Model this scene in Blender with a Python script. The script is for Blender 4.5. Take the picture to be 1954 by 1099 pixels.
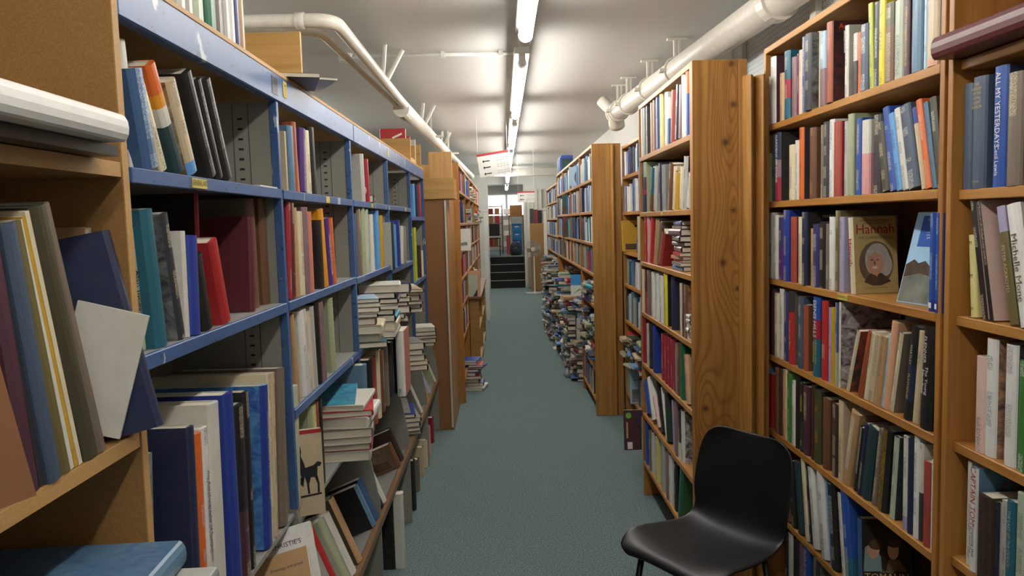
import bpy, math, random
from mathutils import Vector, Matrix
random.seed(7)
sc = bpy.context.scene
for o in list(bpy.data.objects): bpy.data.objects.remove(o, do_unlink=True)
COL = sc.collection
# ---------------------------------------------------------------- camera
W, H, F, CZ = 1954.0, 1099.0, 1478.0, 1.55
yaw, pit, rol = .00987, .08535, -.02825
_f = Vector((math.sin(yaw)*math.cos(pit), math.cos(yaw)*math.cos(pit), -math.sin(pit)))
_r = Vector((math.cos(yaw), -math.sin(yaw), 0)); _u = _r.cross(_f)
RT = _r*math.cos(rol)+_u*math.sin(rol); UP = _u*math.cos(rol)-_r*math.sin(rol); FW = _f
CAM = Vector((0, 0, CZ))
cd = bpy.data.cameras.new('camera'); cam = bpy.data.objects.new('camera', cd); COL.objects.link(cam)
cd.sensor_width = 36; cd.sensor_fit = 'HORIZONTAL'; cd.lens = F/W*36; cd.clip_start = .02; cd.clip_end = 100
M = Matrix((RT, UP, -FW)).transposed().to_4x4(); M.translation = CAM; cam.matrix_world = M
sc.camera = cam
# ---------------------------------------------------------------- world, exposure
wd = bpy.data.worlds.new('world'); sc.world = wd; wd.use_nodes = True
wd.node_tree.nodes['Background'].inputs[0].default_value = (1, .97, .92, 1)
wd.node_tree.nodes['Background'].inputs[1].default_value = .0
sc.view_settings.view_transform = 'Standard'; sc.view_settings.look = 'None'
sc.view_settings.exposure = .8; sc.view_settings.gamma = 1; sc.view_settings.use_curve_mapping = False
TUBE = 20.0          # emission strength of the fluorescent tubes
# ---------------------------------------------------------------- pixel -> place helpers
def ray(x, y): return FW+RT*((x-W/2)/F)-UP*((y-H/2)/F)
def onX(x, y, c): d = ray(x, y); return CAM+d*(c/d.x)
def onY(x, y, c): d = ray(x, y); return CAM+d*(c/d.y)
def onZ(x, y, c): d = ray(x, y); return CAM+d*((c-CZ)/d.z)
def proj(p):
    v = Vector(p)-CAM; k = v.dot(FW); return (W/2+F*v.dot(RT)/k, H/2-F*v.dot(UP)/k)
def Yat(x, c, z):      # depth on the line X=c, Z=z whose picture column is x
    a = (x-W/2)/F; A = RT-FW*a
    return -(c*A.x+(z-CZ)*A.z)/A.y
# ---------------------------------------------------------------- colours
def lin(h):
    h = h.lstrip('#'); v = [int(h[i:i+2], 16)/255 for i in (0, 2, 4)]
    return tuple((c/12.92 if c <= .04045 else ((c+.055)/1.055)**2.4) for c in v)
PAL = {k: lin(v) for k, v in dict(
 white='e4e2dc', off_white='d6d2c6', cream='dccfae', pale_yellow='ddd58f', beige='cbb795', tan='bd966a', brown='6f4a33', dark_brown='3d2a22',
 rust='a4502f', orange='dd6a2a', amber='e0961f', yellow='e3d02c', lime='bcc23c', mustard='c79a2b', red='b5282c', brick_red='a8483c', crimson='9a1f35',
 maroon='5c1f26', plum='4f2a3a', purple='4d2a72', lavender='a7a0c0', mauve='8a6a70', pink='d59a98', pale_pink='e2c2b6', salmon='cf7d68', peach='d9a681',
 navy='1b2749', blue='1f4fa3', royal_blue='1f3a94', denim_blue='3a5c86', sky_blue='5f9fd8', pale_blue='a9c6dc', steel_blue='5a7f99', slate_blue='46566b',
 teal='1d6276', dark_teal='1c3f45', sage='a5ad8a', pale_sage='b6bfa9', green='1c6b4a', dark_green='1f3d30', moss='4b4a2d', olive='6d6238', dark_olive='45412f',
 grey='8d8d88', pale_grey='b5b5ae', taupe='7a6c5e', charcoal='33333a', black='17171a', indigo='34356b', bright_green='3d7a35', turquoise='3aa6b8', buff='c9b478', kraft='94633f').items()}
DARK = {k for k, v in PAL.items() if (.3*v[0]+.6*v[1]+.1*v[2]) < .16}
# ---------------------------------------------------------------- materials
MATS = {}
def new(name):
    m = bpy.data.materials.new(name); m.use_nodes = True; MATS[name] = m
    nt = m.node_tree; return m, nt, nt.nodes['Principled BSDF']
def N(nt, t, **k):
    n = nt.nodes.new(t)
    for a, b in k.items(): setattr(n, a, b)
    return n
def mth(nt, op, a, b=None, c=None, clamp=False):
    n = nt.nodes.new('ShaderNodeMath'); n.operation = op; n.use_clamp = clamp
    for i, v in enumerate((a, b, c)):
        if v is None: continue
        if isinstance(v, (int, float)): n.inputs[i].default_value = v
        else: nt.links.new(v, n.inputs[i])
    return n.outputs[0]
def mix(nt, fac, a, b):
    n = nt.nodes.new('ShaderNodeMix'); n.data_type = 'RGBA'
    for i, v in ((0, fac), (6, a), (7, b)):
        if isinstance(v, (int, float)): n.inputs[i].default_value = v
        elif isinstance(v, tuple): n.inputs[i].default_value = (*v[:3], 1)
        else: nt.links.new(v, n.inputs[i])
    return n.outputs[2]
def ramp(nt, fac, stops):
    n = nt.nodes.new('ShaderNodeValToRGB'); e = n.color_ramp.elements
    while len(e) < len(stops): e.new(.5)
    for i, (p, c) in enumerate(stops): e[i].position = p; e[i].color = (*c[:3], 1)
    nt.links.new(fac, n.inputs[0]); return n.outputs[0]
def coords(nt, scale=(1, 1, 1), kind='Object'):
    t = N(nt, 'ShaderNodeTexCoord'); mp = N(nt, 'ShaderNodeMapping'); mp.inputs['Scale'].default_value = scale
    nt.links.new(t.outputs[kind], mp.inputs[0]); return mp.outputs[0]
def noise(nt, vec, scale, detail=2, dist=0, rough=.5):
    n = N(nt, 'ShaderNodeTexNoise'); n.inputs['Scale'].default_value = scale; n.inputs['Detail'].default_value = detail
    n.inputs['Distortion'].default_value = dist; n.inputs['Roughness'].default_value = rough
    if vec is not None: nt.links.new(vec, n.inputs['Vector'])
    return n.outputs[0]
def bump(nt, b, h, s, d=.002):
    n = N(nt, 'ShaderNodeBump'); n.inputs['Strength'].default_value = s; n.inputs['Distance'].default_value = d
    nt.links.new(h, n.inputs['Height']); nt.links.new(n.outputs[0], b.inputs['Normal'])
def plain(name, col, rough=.6, metal=0, var=.0, spec=.5, vs=8):
    m, nt, b = new(name); c = lin(col) if isinstance(col, str) else col
    b.inputs['Roughness'].default_value = rough; b.inputs['Metallic'].default_value = metal; b.inputs['Specular IOR Level'].default_value = spec
    if var:
        n = noise(nt, coords(nt), vs, 4)
        o = ramp(nt, n, [(.3, tuple(x*(1-var) for x in c)), (.7, tuple(min(1, x*(1+var)) for x in c))]); nt.links.new(o, b.inputs[0])
    else: b.inputs[0].default_value = (*c, 1)
    return m
def wood(name, c1, c2, c3, axis, rough=.42, knots=(), sc_=1.0):
    m, nt, b = new(name); s = [16*sc_]*3; s['xyz'.index(axis)] = .9*sc_
    v = coords(nt, tuple(s)); n1 = noise(nt, v, 1, 5, .8, .6)
    v2 = coords(nt, tuple(x*6 for x in s)); n2 = noise(nt, v2, 1, 2)
    f = mth(nt, 'ADD', mth(nt, 'MULTIPLY', n1, .75), mth(nt, 'MULTIPLY', n2, .25))
    big = noise(nt, coords(nt, (1, 1, 1)), 2.2, 2)
    o = ramp(nt, f, [(.3, lin(c1)), (.5, lin(c2)), (.72, lin(c3))])
    if knots:
        tc = N(nt, 'ShaderNodeTexCoord'); sp = N(nt, 'ShaderNodeSeparateXYZ'); nt.links.new(tc.outputs['Object'], sp.inputs[0])
        X, Z = sp.outputs[0], sp.outputs[2]; warp = None; dark = None
        for kx, kz, kr in knots:
            dx = mth(nt, 'SUBTRACT', X, kx); dz = mth(nt, 'SUBTRACT', Z, kz)
            d2 = mth(nt, 'ADD', mth(nt, 'POWER', mth(nt, 'DIVIDE', dx, kr*2.6), 2), mth(nt, 'POWER', mth(nt, 'DIVIDE', dz, kr*9), 2))
            g = mth(nt, 'EXPONENT', mth(nt, 'MULTIPLY', d2, -1))
            d3 = mth(nt, 'ADD', mth(nt, 'POWER', dx, 2), mth(nt, 'POWER', dz, 2))
            k = mth(nt, 'EXPONENT', mth(nt, 'MULTIPLY', d3, -1/(kr*.8)**2))
            warp = g if warp is None else mth(nt, 'ADD', warp, g); dark = k if dark is None else mth(nt, 'ADD', dark, k)
        lowf = noise(nt, coords(nt, (3, 1, .7)), 1, 1)
        ph = mth(nt, 'ADD', mth(nt, 'ADD', mth(nt, 'MULTIPLY', X, 120), mth(nt, 'MULTIPLY', lowf, 14)), mth(nt, 'MULTIPLY', warp, 26))
        ringm = mth(nt, 'POWER', mth(nt, 'ADD', mth(nt, 'MULTIPLY', mth(nt, 'SINE', ph), .5), .5), 3)
        o = mix(nt, mth(nt, 'MULTIPLY', ringm, .62), o, lin(c1))
        o = mix(nt, mth(nt, 'MULTIPLY', dark, .95, clamp=True), o, lin('2a160c'))
    o = mix(nt, mth(nt, 'MULTIPLY', big, .35), o, lin(c1))
    nt.links.new(o, b.inputs[0]); b.inputs['Roughness'].default_value = rough
    bump(nt, b, f, .15, .001); return m
wood('honey_y', '8d5825', 'b27d3c', 'c99850', 'y'); wood('honey_z', '875323', 'ab7537', 'c38f4a', 'z'); wood('honey_x', '875323', 'ab7537', 'c38f4a', 'x')
wood('pine_z', '8d5a28', 'b07f3e', 'c79a57', 'z')
wood('oak_panel', '86602f', 'a37a43', 'b58d55', 'x'); wood('ply_x', 'a1783f', 'bd9355', 'cda86c', 'x', .55); wood('ply_y', 'a1783f', 'b98d52', 'c9a167', 'y', .55)
wood('pale_pine_z', 'ad8049', 'c39a60', 'd0ab75', 'z', .55); wood('red_wood_y', '5f4026', '7d5a38', '8f6c48', 'y', .4)
def chip(name, c, c2):
    m, nt, b = new(name); n1 = noise(nt, coords(nt), 480, 2); n2 = noise(nt, coords(nt), 3, 3)
    o = mix(nt, ramp(nt, n1, [(.35, (0, 0, 0)), (.65, (1, 1, 1))]), lin(c), lin(c2)); o = mix(nt, mth(nt, 'MULTIPLY', n2, .3), o, lin(c))
    nt.links.new(o, b.inputs[0]); b.inputs['Roughness'].default_value = .6
chip('chipboard', '8c6536', '9f7945'); chip('hardboard', '8a5e35', '95693e'); chip('chip_edge', 'b08650', 'c09862')
plain('dark_back', '5b4a38', .8, var=.1); plain('board_back', '6e4c28', .7, var=.12)
# blue chipped paint
m, nt, b = new('blue_paint'); n = noise(nt, coords(nt, (1, 1, 1.6)), 34, 5, 0, .6); n2 = noise(nt, coords(nt), 5, 3)
base = mix(nt, n2, lin('34507f'), lin('4c6a99'))
o = mix(nt, ramp(nt, n, [(.63, (0, 0, 0)), (.65, (1, 1, 1))]), base, lin('27344f')); n3 = noise(nt, coords(nt, (1, 1, .4)), 22, 4)
o = mix(nt, ramp(nt, n3, [(.66, (0, 0, 0)), (.68, (1, 1, 1))]), o, lin('b4bcc4')); nt.links.new(o, b.inputs[0]); b.inputs['Roughness'].default_value = .38
plain('grey_metal', '8b897f', .5, var=.05); plain('grey_shelf', '8f8e88', .42, var=.06); plain('slot', '1c1b19', .8)
plain('black_plastic', '0c0d0f', .42, var=.1, vs=300); plain('black_metal', '0f0f10', .4); plain('white_paint', 'c9c5bb', .5, var=.05)
plain('pipe_paint', 'd6d0c3', .38, var=.05, vs=30); plain('white_plastic', 'dddcd6', .4); plain('paper', 'd9d6cc', .8); plain('yellow_tape', 'c9b45a', .6, var=.08, vs=40)
plain('ink_black', '15151a', .7); plain('ink_white', 'e2e0da', .7); plain('ink_gold', 'bfa763', .5); plain('ink_red', 'a32227', .7); plain('ink_yellow', 'd8c83a', .7)
plain('ink_blue', '1f4fa3', .7); plain('ink_orange', 'd9602a', .7); plain('ink_cream', 'cdbf98', .7); plain('skin_tone', 'c59a80', .8, var=.1, vs=30); plain('hair_grey', 'b9b6b2', .8, var=.15, vs=60)
plain('ink_slate', '7f9fa6', .7); plain('ink_green', '6fae3f', .7); plain('ink_plum', '3a2a44', .7, var=.3, vs=30); plain('ink_dim', '6b5a44', .8, var=.3, vs=25); plain('ink_brown', '4d3a29', .8, var=.35, vs=22)
plain('ink_teal', '27605f', .7); plain('ink_pale_blue', '9cc0de', .7, var=.1); plain('ink_grey', '6d7068', .8, var=.35, vs=18)
plain('crate_blue', '2f8fd6', .4); plain('crate_dark', '2468b8', .4); plain('red_paint', 'b02a2e', .5); plain('red_dark', '7d2226', .5); plain('grey_dark', '3b3d40', .7); plain('card', '9a6b3c', .8, var=.08)
plain('step_black', '17181a', .85, var=.2, vs=60); plain('nosing', '9a9a92', .6); plain('fan_grey', '8f8a80', .5); plain('bag', '3a4350', .8); plain('pink_panel', 'cf5560', .6); plain('glass_white', 'e6eaee', .3)
m, nt, b = new('wall_white'); n = noise(nt, coords(nt), 1.5, 4); nt.links.new(mix(nt, n, lin('c4c3bd'), lin('d2d1cb')), b.inputs[0]); b.inputs['Roughness'].default_value = .7
m, nt, b = new('ceiling_paint'); n = noise(nt, coords(nt), .8, 5); n4 = noise(nt, coords(nt), 25, 3); nt.links.new(mix(nt, n, lin('c3c0ba'), lin('d0cec8')), b.inputs[0]); b.inputs['Roughness'].default_value = .45; bump(nt, b, n4, .25, .004)
m, nt, b = new('pegboard')   # white pegboard with a regular grid of small holes
v = N(nt, 'ShaderNodeTexVoronoi'); v.voronoi_dimensions = '2D'; v.inputs['Randomness'].default_value = 0; v.inputs['Scale'].default_value = 1
tc = N(nt, 'ShaderNodeTexCoord'); sp = N(nt, 'ShaderNodeSeparateXYZ'); cb = N(nt, 'ShaderNodeCombineXYZ'); nt.links.new(tc.outputs['Object'], sp.inputs[0])
nt.links.new(mth(nt, 'MULTIPLY', sp.outputs[1], 40), cb.inputs[0]); nt.links.new(mth(nt, 'MULTIPLY', sp.outputs[2], 40), cb.inputs[1]); nt.links.new(cb.outputs[0], v.inputs['Vector'])
nt.links.new(mix(nt, mth(nt, 'LESS_THAN', v.outputs['Distance'], .13), lin('c6cacc'), lin('22262a')), b.inputs[0]); b.inputs['Roughness'].default_value = .6
m, nt, b = new('carpet')
n1 = noise(nt, coords(nt), 130, 4, 0, .7); n2 = noise(nt, coords(nt), 4, 4); n3 = noise(nt, coords(nt, (30, 260, 1)), 1, 2)
o = ramp(nt, n1, [(.3, lin('353f43')), (.5, lin('667978')), (.7, lin('a9b3b0'))]); o = mix(nt, mth(nt, 'MULTIPLY', n2, .35), o, lin('576668')); o = mix(nt, mth(nt, 'MULTIPLY', n3, .3), o, lin('708280'))
nt.links.new(o, b.inputs[0]); b.inputs['Roughness'].default_value = .95; b.inputs['Specular IOR Level'].default_value = .1; bump(nt, b, n1, .6, .004)
m, nt, b = new('tube_glow'); b.inputs['Emission Color'].default_value = (1, .975, .93, 1); b.inputs['Emission Strength'].default_value = TUBE
m, nt, b = new('window_glow'); b.inputs['Emission Color'].default_value = (.93, .97, 1, 1); b.inputs['Emission Strength'].default_value = 1.6
# book cover: colours come from the mesh, with worn lettering-like marks along the spine
m, nt, b = new('cover')
a1 = N(nt, 'ShaderNodeAttribute', attribute_name='col'); a2 = N(nt, 'ShaderNodeAttribute', attribute_name='ink'); a3 = N(nt, 'ShaderNodeAttribute', attribute_name='sp')
sp = N(nt, 'ShaderNodeSeparateXYZ'); nt.links.new(a3.outputs['Vector'], sp.inputs[0]); X, Z, S = sp.outputs
def cv(a, b_, c):
    n = N(nt, 'ShaderNodeCombineXYZ')
    for i, v in enumerate((a, b_, c)): nt.links.new(v, n.inputs[i]) if not isinstance(v, (int, float)) else None
    return n.outputs[0]
let = noise(nt, cv(mth(nt, 'MULTIPLY', X, 620), mth(nt, 'MULTIPLY', Z, 430), S), 1, 1); seg = noise(nt, cv(S, mth(nt, 'MULTIPLY', Z, 15), S), 1, 0)
tm = mth(nt, 'MULTIPLY', mth(nt, 'GREATER_THAN', let, .52), mth(nt, 'GREATER_THAN', seg, .5))
isS = mth(nt, 'MULTIPLY', mth(nt, 'GREATER_THAN', a2.outputs['Alpha'], .5), mth(nt, 'LESS_THAN', a2.outputs['Alpha'], 1.5))
art = noise(nt, cv(mth(nt, 'MULTIPLY', X, 22), mth(nt, 'MULTIPLY', Z, 30), S), 1, 8, 1.2, .65); isA = mth(nt, 'GREATER_THAN', a2.outputs['Alpha'], 1.5)
fac = mth(nt, 'ADD', mth(nt, 'MULTIPLY', mth(nt, 'MULTIPLY', tm, isS), .7), mth(nt, 'MULTIPLY', isA, mth(nt, 'MULTIPLY', mth(nt, 'SUBTRACT', art, .36), 3.4, clamp=True)))
o = mix(nt, fac, a1.outputs['Color'], a2.outputs['Color']); wear = noise(nt, coords(nt), 40, 4); o = mix(nt, mth(nt, 'MULTIPLY', wear, .22), o, lin('5a5148'))
nt.links.new(o, b.inputs[0]); b.inputs['Roughness'].default_value = .38
m, nt, b = new('pages'); n = noise(nt, coords(nt, (700, 5, 5)), 1, 1); oi = N(nt, 'ShaderNodeObjectInfo')
nt.links.new(mix(nt, n, mix(nt, oi.outputs['Random'], lin('b7a98b'), lin('cfc6b0')), lin('dcd5c4')), b.inputs[0]); b.inputs['Roughness'].default_value = .85
# ---------------------------------------------------------------- geometry helpers
class G:
    """collects vertices and faces for one mesh"""
    def __init__(s): s.v = []; s.f = []; s.mi = []
    def box(s, x0, x1, y0, y1, z0, z1, mi=0, mx=None):
        i = len(s.v); P = [(x, y, z) for z in (z0, z1) for x, y in ((x0, y0), (x1, y0), (x1, y1), (x0, y1))]
        s.v += [tuple(mx @ Vector(p)) for p in P] if mx else P
        s.f += [(i, i+3, i+2, i+1), (i+4, i+5, i+6, i+7), (i, i+1, i+5, i+4), (i+1, i+2, i+6, i+5), (i+2, i+3, i+7, i+6), (i+3, i, i+4, i+7)]; s.mi += [mi]*6; return s
    def prism(s, poly, a, b, axis='y', mi=0):   # poly in the two other axes, extruded along axis
        i = len(s.v); n = len(poly)
        for c in (a, b):
            for p, q in poly: s.v.append({'x': (c, p, q), 'y': (p, c, q), 'z': (p, q, c)}[axis])
        s.f += [tuple(range(i, i+n))[::-1], tuple(range(i+n, i+2*n))]; s.mi += [mi]*2
        for k in range(n): j = (k+1) % n; s.f.append((i+k, i+j, i+n+j, i+n+k)); s.mi.append(mi)
        return s
    def tube(s, pts, r, n=12, mi=0, caps=True):
        pts = [Vector(p) for p in pts]; rings = []; up = Vector((.13, .27, .95))
        for k, p in enumerate(pts):
            d = (pts[min(k+1, len(pts)-1)]-pts[max(k-1, 0)]).normalized()
            a = d.cross(up if abs(d.dot(up)) < .95 else Vector((1, 0, 0))).normalized(); c = d.cross(a); i = len(s.v); rr = r[k] if isinstance(r, (list, tuple)) else r
            s.v += [tuple(p+(a*math.cos(t)+c*math.sin(t))*rr) for t in [2*math.pi*j/n for j in range(n)]]; rings.append(i)
        for i0, i1 in zip(rings, rings[1:]):
            for j in range(n): q = (j+1) % n; s.f.append((i0+j, i1+j, i1+q, i0+q)); s.mi.append(mi)
        if caps: s.f += [tuple(rings[0]+j for j in range(n)), tuple(rings[-1]+j for j in range(n))[::-1]]; s.mi += [mi]*2
        return s
    def torus(s, c, ax, R, r, n=24, k=8, mi=0):
        ax = Vector(ax).normalized(); a = ax.cross(Vector((.3, .1, .9))).normalized(); b_ = ax.cross(a); c = Vector(c); i = len(s.v)
        for q in range(n):
            t = 2*math.pi*q/n; d = a*math.cos(t)+b_*math.sin(t)
            for w in range(k): e = 2*math.pi*w/k; s.v.append(tuple(c+d*(R+r*math.cos(e))+ax*r*math.sin(e)))
        for q in range(n):
            for w in range(k): q2 = (q+1) % n; w2 = (w+1) % k; s.f.append((i+q*k+w, i+q2*k+w, i+q2*k+w2, i+q*k+w2)); s.mi.append(mi)
        return s
    def mesh(s, name, mats, off=None, smooth=False):
        me = bpy.data.meshes.new(name); v = s.v if off is None else [(a-off[0], b_-off[1], c-off[2]) for a, b_, c in s.v]
        me.from_pydata(v, [], s.f)
        for m in (mats if isinstance(mats, (list, tuple)) else [mats]): me.materials.append(MATS[m])
        if len(me.materials) > 1: me.polygons.foreach_set('material_index', s.mi)
        if smooth: me.polygons.foreach_set('use_smooth', [True]*len(me.polygons))
        me.update(); return me
def tag(o, label=None, cat=None, group=None, kind=None):
    for k, v in (('label', label), ('category', cat), ('group', group), ('kind', kind)):
        if v: o[k] = v
    return o
def link(name, data, parent=None):
    o = bpy.data.objects.new(name, data); COL.objects.link(o)
    if parent: o.parent = parent
    return o
def thing(name, label, cat, loc, group=None):
    o = link(name, None); o.location = loc; o.empty_display_size = .05; tag(o, label, cat, group); return o
def root_of(p):
    v = Vector((0, 0, 0))
    while p: v += p.location; p = p.parent
    return v
def part(parent, name, g, mat, smooth=False, bevel=0, label=None):   # g is in world coordinates
    o = link(name, g.mesh(name, mat, root_of(parent), smooth), parent)
    if bevel: md = o.modifiers.new('bevel', 'BEVEL'); md.width = bevel; md.segments = 1
    if label: o['label'] = label
    return o
def solo(name, g, mat, label, cat, group=None, smooth=False, bevel=0, loc=None):
    if loc is None:
        n = len(g.v); loc = (sum(v[0] for v in g.v)/n, sum(v[1] for v in g.v)/n, min(v[2] for v in g.v))
    o = link(name, g.mesh(name, mat, loc, smooth)); o.location = loc
    if bevel: md = o.modifiers.new('bevel', 'BEVEL'); md.width = bevel; md.segments = 1
    return tag(o, label, cat, group)
def struct(name, g, mat, parent=None):
    o = link(name, g.mesh(name, mat), parent); o['kind'] = 'structure'; return o
def text_part(parent, s, size, mx, mat, name='title', sx=1.0, align='CENTER', label=None):
    cu = bpy.data.curves.new('t', 'FONT'); cu.body = s; cu.size = size; cu.align_x = align; cu.align_y = 'CENTER'; cu.resolution_u = 2; cu.extrude = 0
    t = bpy.data.objects.new('t', cu); COL.objects.link(t); dg = bpy.context.evaluated_depsgraph_get()
    me = bpy.data.meshes.new_from_object(t.evaluated_get(dg)); bpy.data.objects.remove(t); bpy.data.curves.remove(cu)
    me.transform(mx @ Matrix.Diagonal((sx, 1, 1, 1))); me.materials.clear(); me.materials.append(MATS[mat]); me.name = name
    o = link(name, me, parent)
    if label: o['label'] = label
    return o
# ---------------------------------------------------------------- books
BOOKS = []
ORD = 'first second third fourth fifth sixth seventh eighth ninth tenth eleventh twelfth thirteenth fourteenth fifteenth sixteenth seventeenth eighteenth nineteenth twentieth'.split()
TENS = {2: 'twenty', 3: 'thirty'}
def ordn(i):
    if i <= 20: return ORD[i-1]
    return '%s-%s' % (TENS[i//10], ORD[i % 10-1]) if i % 10 else {30: 'thirtieth'}[i]
def frame(o, ex, ey, ez):
    m = Matrix((ex, ey, ez)).transposed().to_4x4(); m.translation = o; return m
def add_book(t, w, h, mx, cols, area, where=None, label=None, group=None, face=None, ink=None, art=None, hard=None, plain_=False, texts=(), prints=(), cat='book'):
    if hard is None: hard = t > .016
    b = dict(t=max(t, .003), w=w, h=h, mx=mx, cols=cols, area=area, where=where, label=label, group=group, face=face, ink=ink, art=art, hard=hard,
             plain=plain_, texts=list(texts), prints=list(prints), seed=len(BOOKS)*1.37, cat=cat)
    BOOKS.append(b); return b
def parse_cols(s):     # 'green:.35,red:.6,blue' bottom to top
    out = []
    for p in s.split(','):
        c, _, f = p.partition(':'); out.append((float(f) if f else 1.0, c))
    return out
def row(X, z, side, data, where, group, off=0, wmax=.19, texts={}, jit=.004, tcap=.05):
    """one shelf of books: 'x0 x1 ytop colours [dx=..] [f=face colour] [a=art colour] [i=ink] [s=setback] [w=depth] [n]' in picture columns, placed on the plane of the shelf front"""
    sg = 1 if side == 'R' else -1; items = [d.split() for d in data.replace('\n', ' ').split(';') if d.strip()]
    out = []
    for i, it in enumerate(items):
        x0, x1, yt = map(float, it[:3]); cols = parse_cols(it[3]); op = {}
        for k in it[4:]:
            a, _, v = k.partition('='); op[a] = v
        dx = float(op.get('dx', 0)); sb = float(op.get('s', .012)) + random.uniform(-jit, jit); c = X+sg*sb
        ya, yb = Yat(x0, c, z), Yat(x1, c, z); top = onX(x0+dx, yt, c)
        ex = Vector((0, -sg, 0)); ey = Vector((sg, 0, 0)); ez = Vector((0, 0, 1))
        if dx == 0 or 'bk' in op: th = 0
        else: th = math.atan2((top.y-ya)*(-sg), max(.05, top.z-z))
        hh = max(.06, (top.z-z)/max(.5, math.cos(th))); t = abs(ya-yb)*math.cos(th)*.97
        if t > tcap:      # the rest of the strip is the cover facing the viewer
            if sg > 0: yb = ya-tcap/math.cos(th)
            else: ya = yb-tcap/math.cos(th)
            t = tcap
        if th > 0: hh = max(.06, (top.z-z-t*math.sin(th))/math.cos(th))
        e1 = ex*math.cos(th)-ez*math.sin(th); e3 = ez*math.cos(th)+ex*math.sin(th)
        o = Vector((c, ya, z+.0006)) if th <= 0 else Vector((c, yb, z+.0006))-e1*t
        if th <= 0: o = o+ex*.0004
        if 'bk' in op:      # standing on the tilted base shelf, leaning back
            ph = .38; top = onY(x0+dx, yt, ya); hh = max(.12, (top.z-z)/math.cos(ph)); e1 = ex; e3 = ez*math.cos(ph)+ey*math.sin(ph); ey = ey*math.cos(ph)-ez*math.sin(ph); t = min(tcap, abs(ya-yb)); o = Vector((c, ya, z+.001))
        w = float(op.get('w', min(wmax, hh*.7)))
        pb = proj((c, ya, z))[1]; ar = max(1, (x1-x0))*max(1, min(pb, H)-max(yt, 0))
        b = add_book(t, w, hh, frame(o, e1, ey, e3), cols, ar, where, None, group, op.get('f'), op.get('i'), op.get('a'), plain_='n' in op, texts=texts.get(i, ()))
        b['pos'] = i+1; b['of'] = len(items); out.append(b)
    return out
def cover_book(bl, br, tl, t, cols, label, group=None, prints=(), texts=(), flip=False, **k):
    """a book seen by its front cover, from three corners of that cover in space"""
    bl, br, tl = Vector(bl), Vector(br), Vector(tl); u = (br-bl); w = u.length; u.normalize(); v = tl-bl; v -= u*v.dot(u); h = v.length; v.normalize(); n = u.cross(v)
    if n.dot(CAM-bl) < 0: raise ValueError('cover faces away: '+label)
    P = [proj(bl), proj(br), proj(bl+u*w+v*h), proj(tl)]; xs = [p[0] for p in P]; ys = [p[1] for p in P]
    ar = max(1, min(W, max(xs))-max(0, min(xs)))*max(1, min(H, max(ys))-max(0, min(ys)))*.7
    mx = frame(bl+u*w, -n, -u, v) if flip else frame(bl-n*t, n, u, v)      # flip: spine on the right
    return add_book(t, w, h, mx, parse_cols(cols), ar, None, label, group, prints=prints, texts=texts, **k)
def lay(cx, cy, z0, t, w, h, yaw, cols, where=None, label=None, group=None, area=None, **k):
    """a book lying flat, spine facing the direction yaw"""
    s = Vector((math.cos(yaw), math.sin(yaw), 0)); ey = -s; ex = Vector((0, 0, 1)); ez = ex.cross(ey)
    o = Vector((cx, cy, z0+.0006))-ey*(w/2)-ez*(h/2)
    if area is None:
        d = max(.3, (Vector((cx, cy, z0))-CAM).length); area = t*h*(F/d)**2*.6
    return add_book(t-.001, w, h, frame(o, ex, ey, ez), parse_cols(cols), area, where, label, group, **k)
def stack(cx, cy, z, items, where, group, yaw, jit=.012, w=.16, h=.23, face=None):
    n = len(items)
    for i, it in enumerate(items):
        p = it.split(); t = float(p[0])/1000; ww = float(p[2])/1000 if len(p) > 2 else w; hh = float(p[3])/1000 if len(p) > 3 else h
        b = lay(cx+random.uniform(-jit, jit), cy+random.uniform(-jit, jit), z, t, ww, hh, yaw+random.uniform(-.1, .1), p[1], where, None, group); b['pos'] = i+1; b['of'] = n; b['stack'] = True
        z += t
    return z
DIM = ['white', 'off_white', 'cream', 'beige', 'tan', 'brown', 'navy', 'blue', 'steel_blue', 'pale_blue', 'teal', 'black', 'charcoal', 'red', 'crimson', 'grey', 'taupe', 'denim_blue', 'slate_blue', 'sky_blue', 'sage', 'dark_green']
BLUES = ['navy', 'blue', 'royal_blue', 'sky_blue', 'pale_blue', 'steel_blue', 'teal', 'denim_blue', 'white', 'off_white', 'cream', 'slate_blue', 'pale_grey', 'black', 'turquoise', 'sage']
WARM = ['cream', 'tan', 'beige', 'red', 'crimson', 'white', 'off_white', 'navy', 'blue', 'brown', 'orange', 'purple', 'bright_green', 'pale_blue', 'black', 'pink', 'grey']
def rand_row(X, Y0, Y1, z, side, pal, h0, h1, wmax=.17, gap=.05):
    sg = 1 if side == 'R' else -1; y = Y0
    while y < Y1:
        t = random.choice((.012, .018, .022, .026, .03, .036))*random.uniform(.8, 1.2); hh = random.uniform(h0, h1)
        if random.random() < gap: y += random.uniform(.02, .06)
        th = random.choice((0, 0, 0, .05, -.06, .1, -.1)) if random.random() < .4 else 0
        c = X+sg*(.01+random.uniform(-.008, .012)); ex = Vector((0, -sg, 0)); ez = Vector((0, 0, 1)); e1 = ex*math.cos(th)-ez*math.sin(th); e3 = ez*math.cos(th)+ex*math.sin(th)
        yo = y if sg < 0 else y+t
        o = Vector((c, yo, z+.001+max(0, math.sin(th))*t)); P0, P1 = proj((c, y, z)), proj((c, y+t, z+hh))
        add_book(t, min(wmax, hh*.72), hh, frame(o, e1, Vector((sg, 0, 0)), e3), [(1, random.choice(pal))], abs(P0[0]-P1[0])*abs(P0[1]-P1[1])*.5, 'far')
        y += t*1.03
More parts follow.
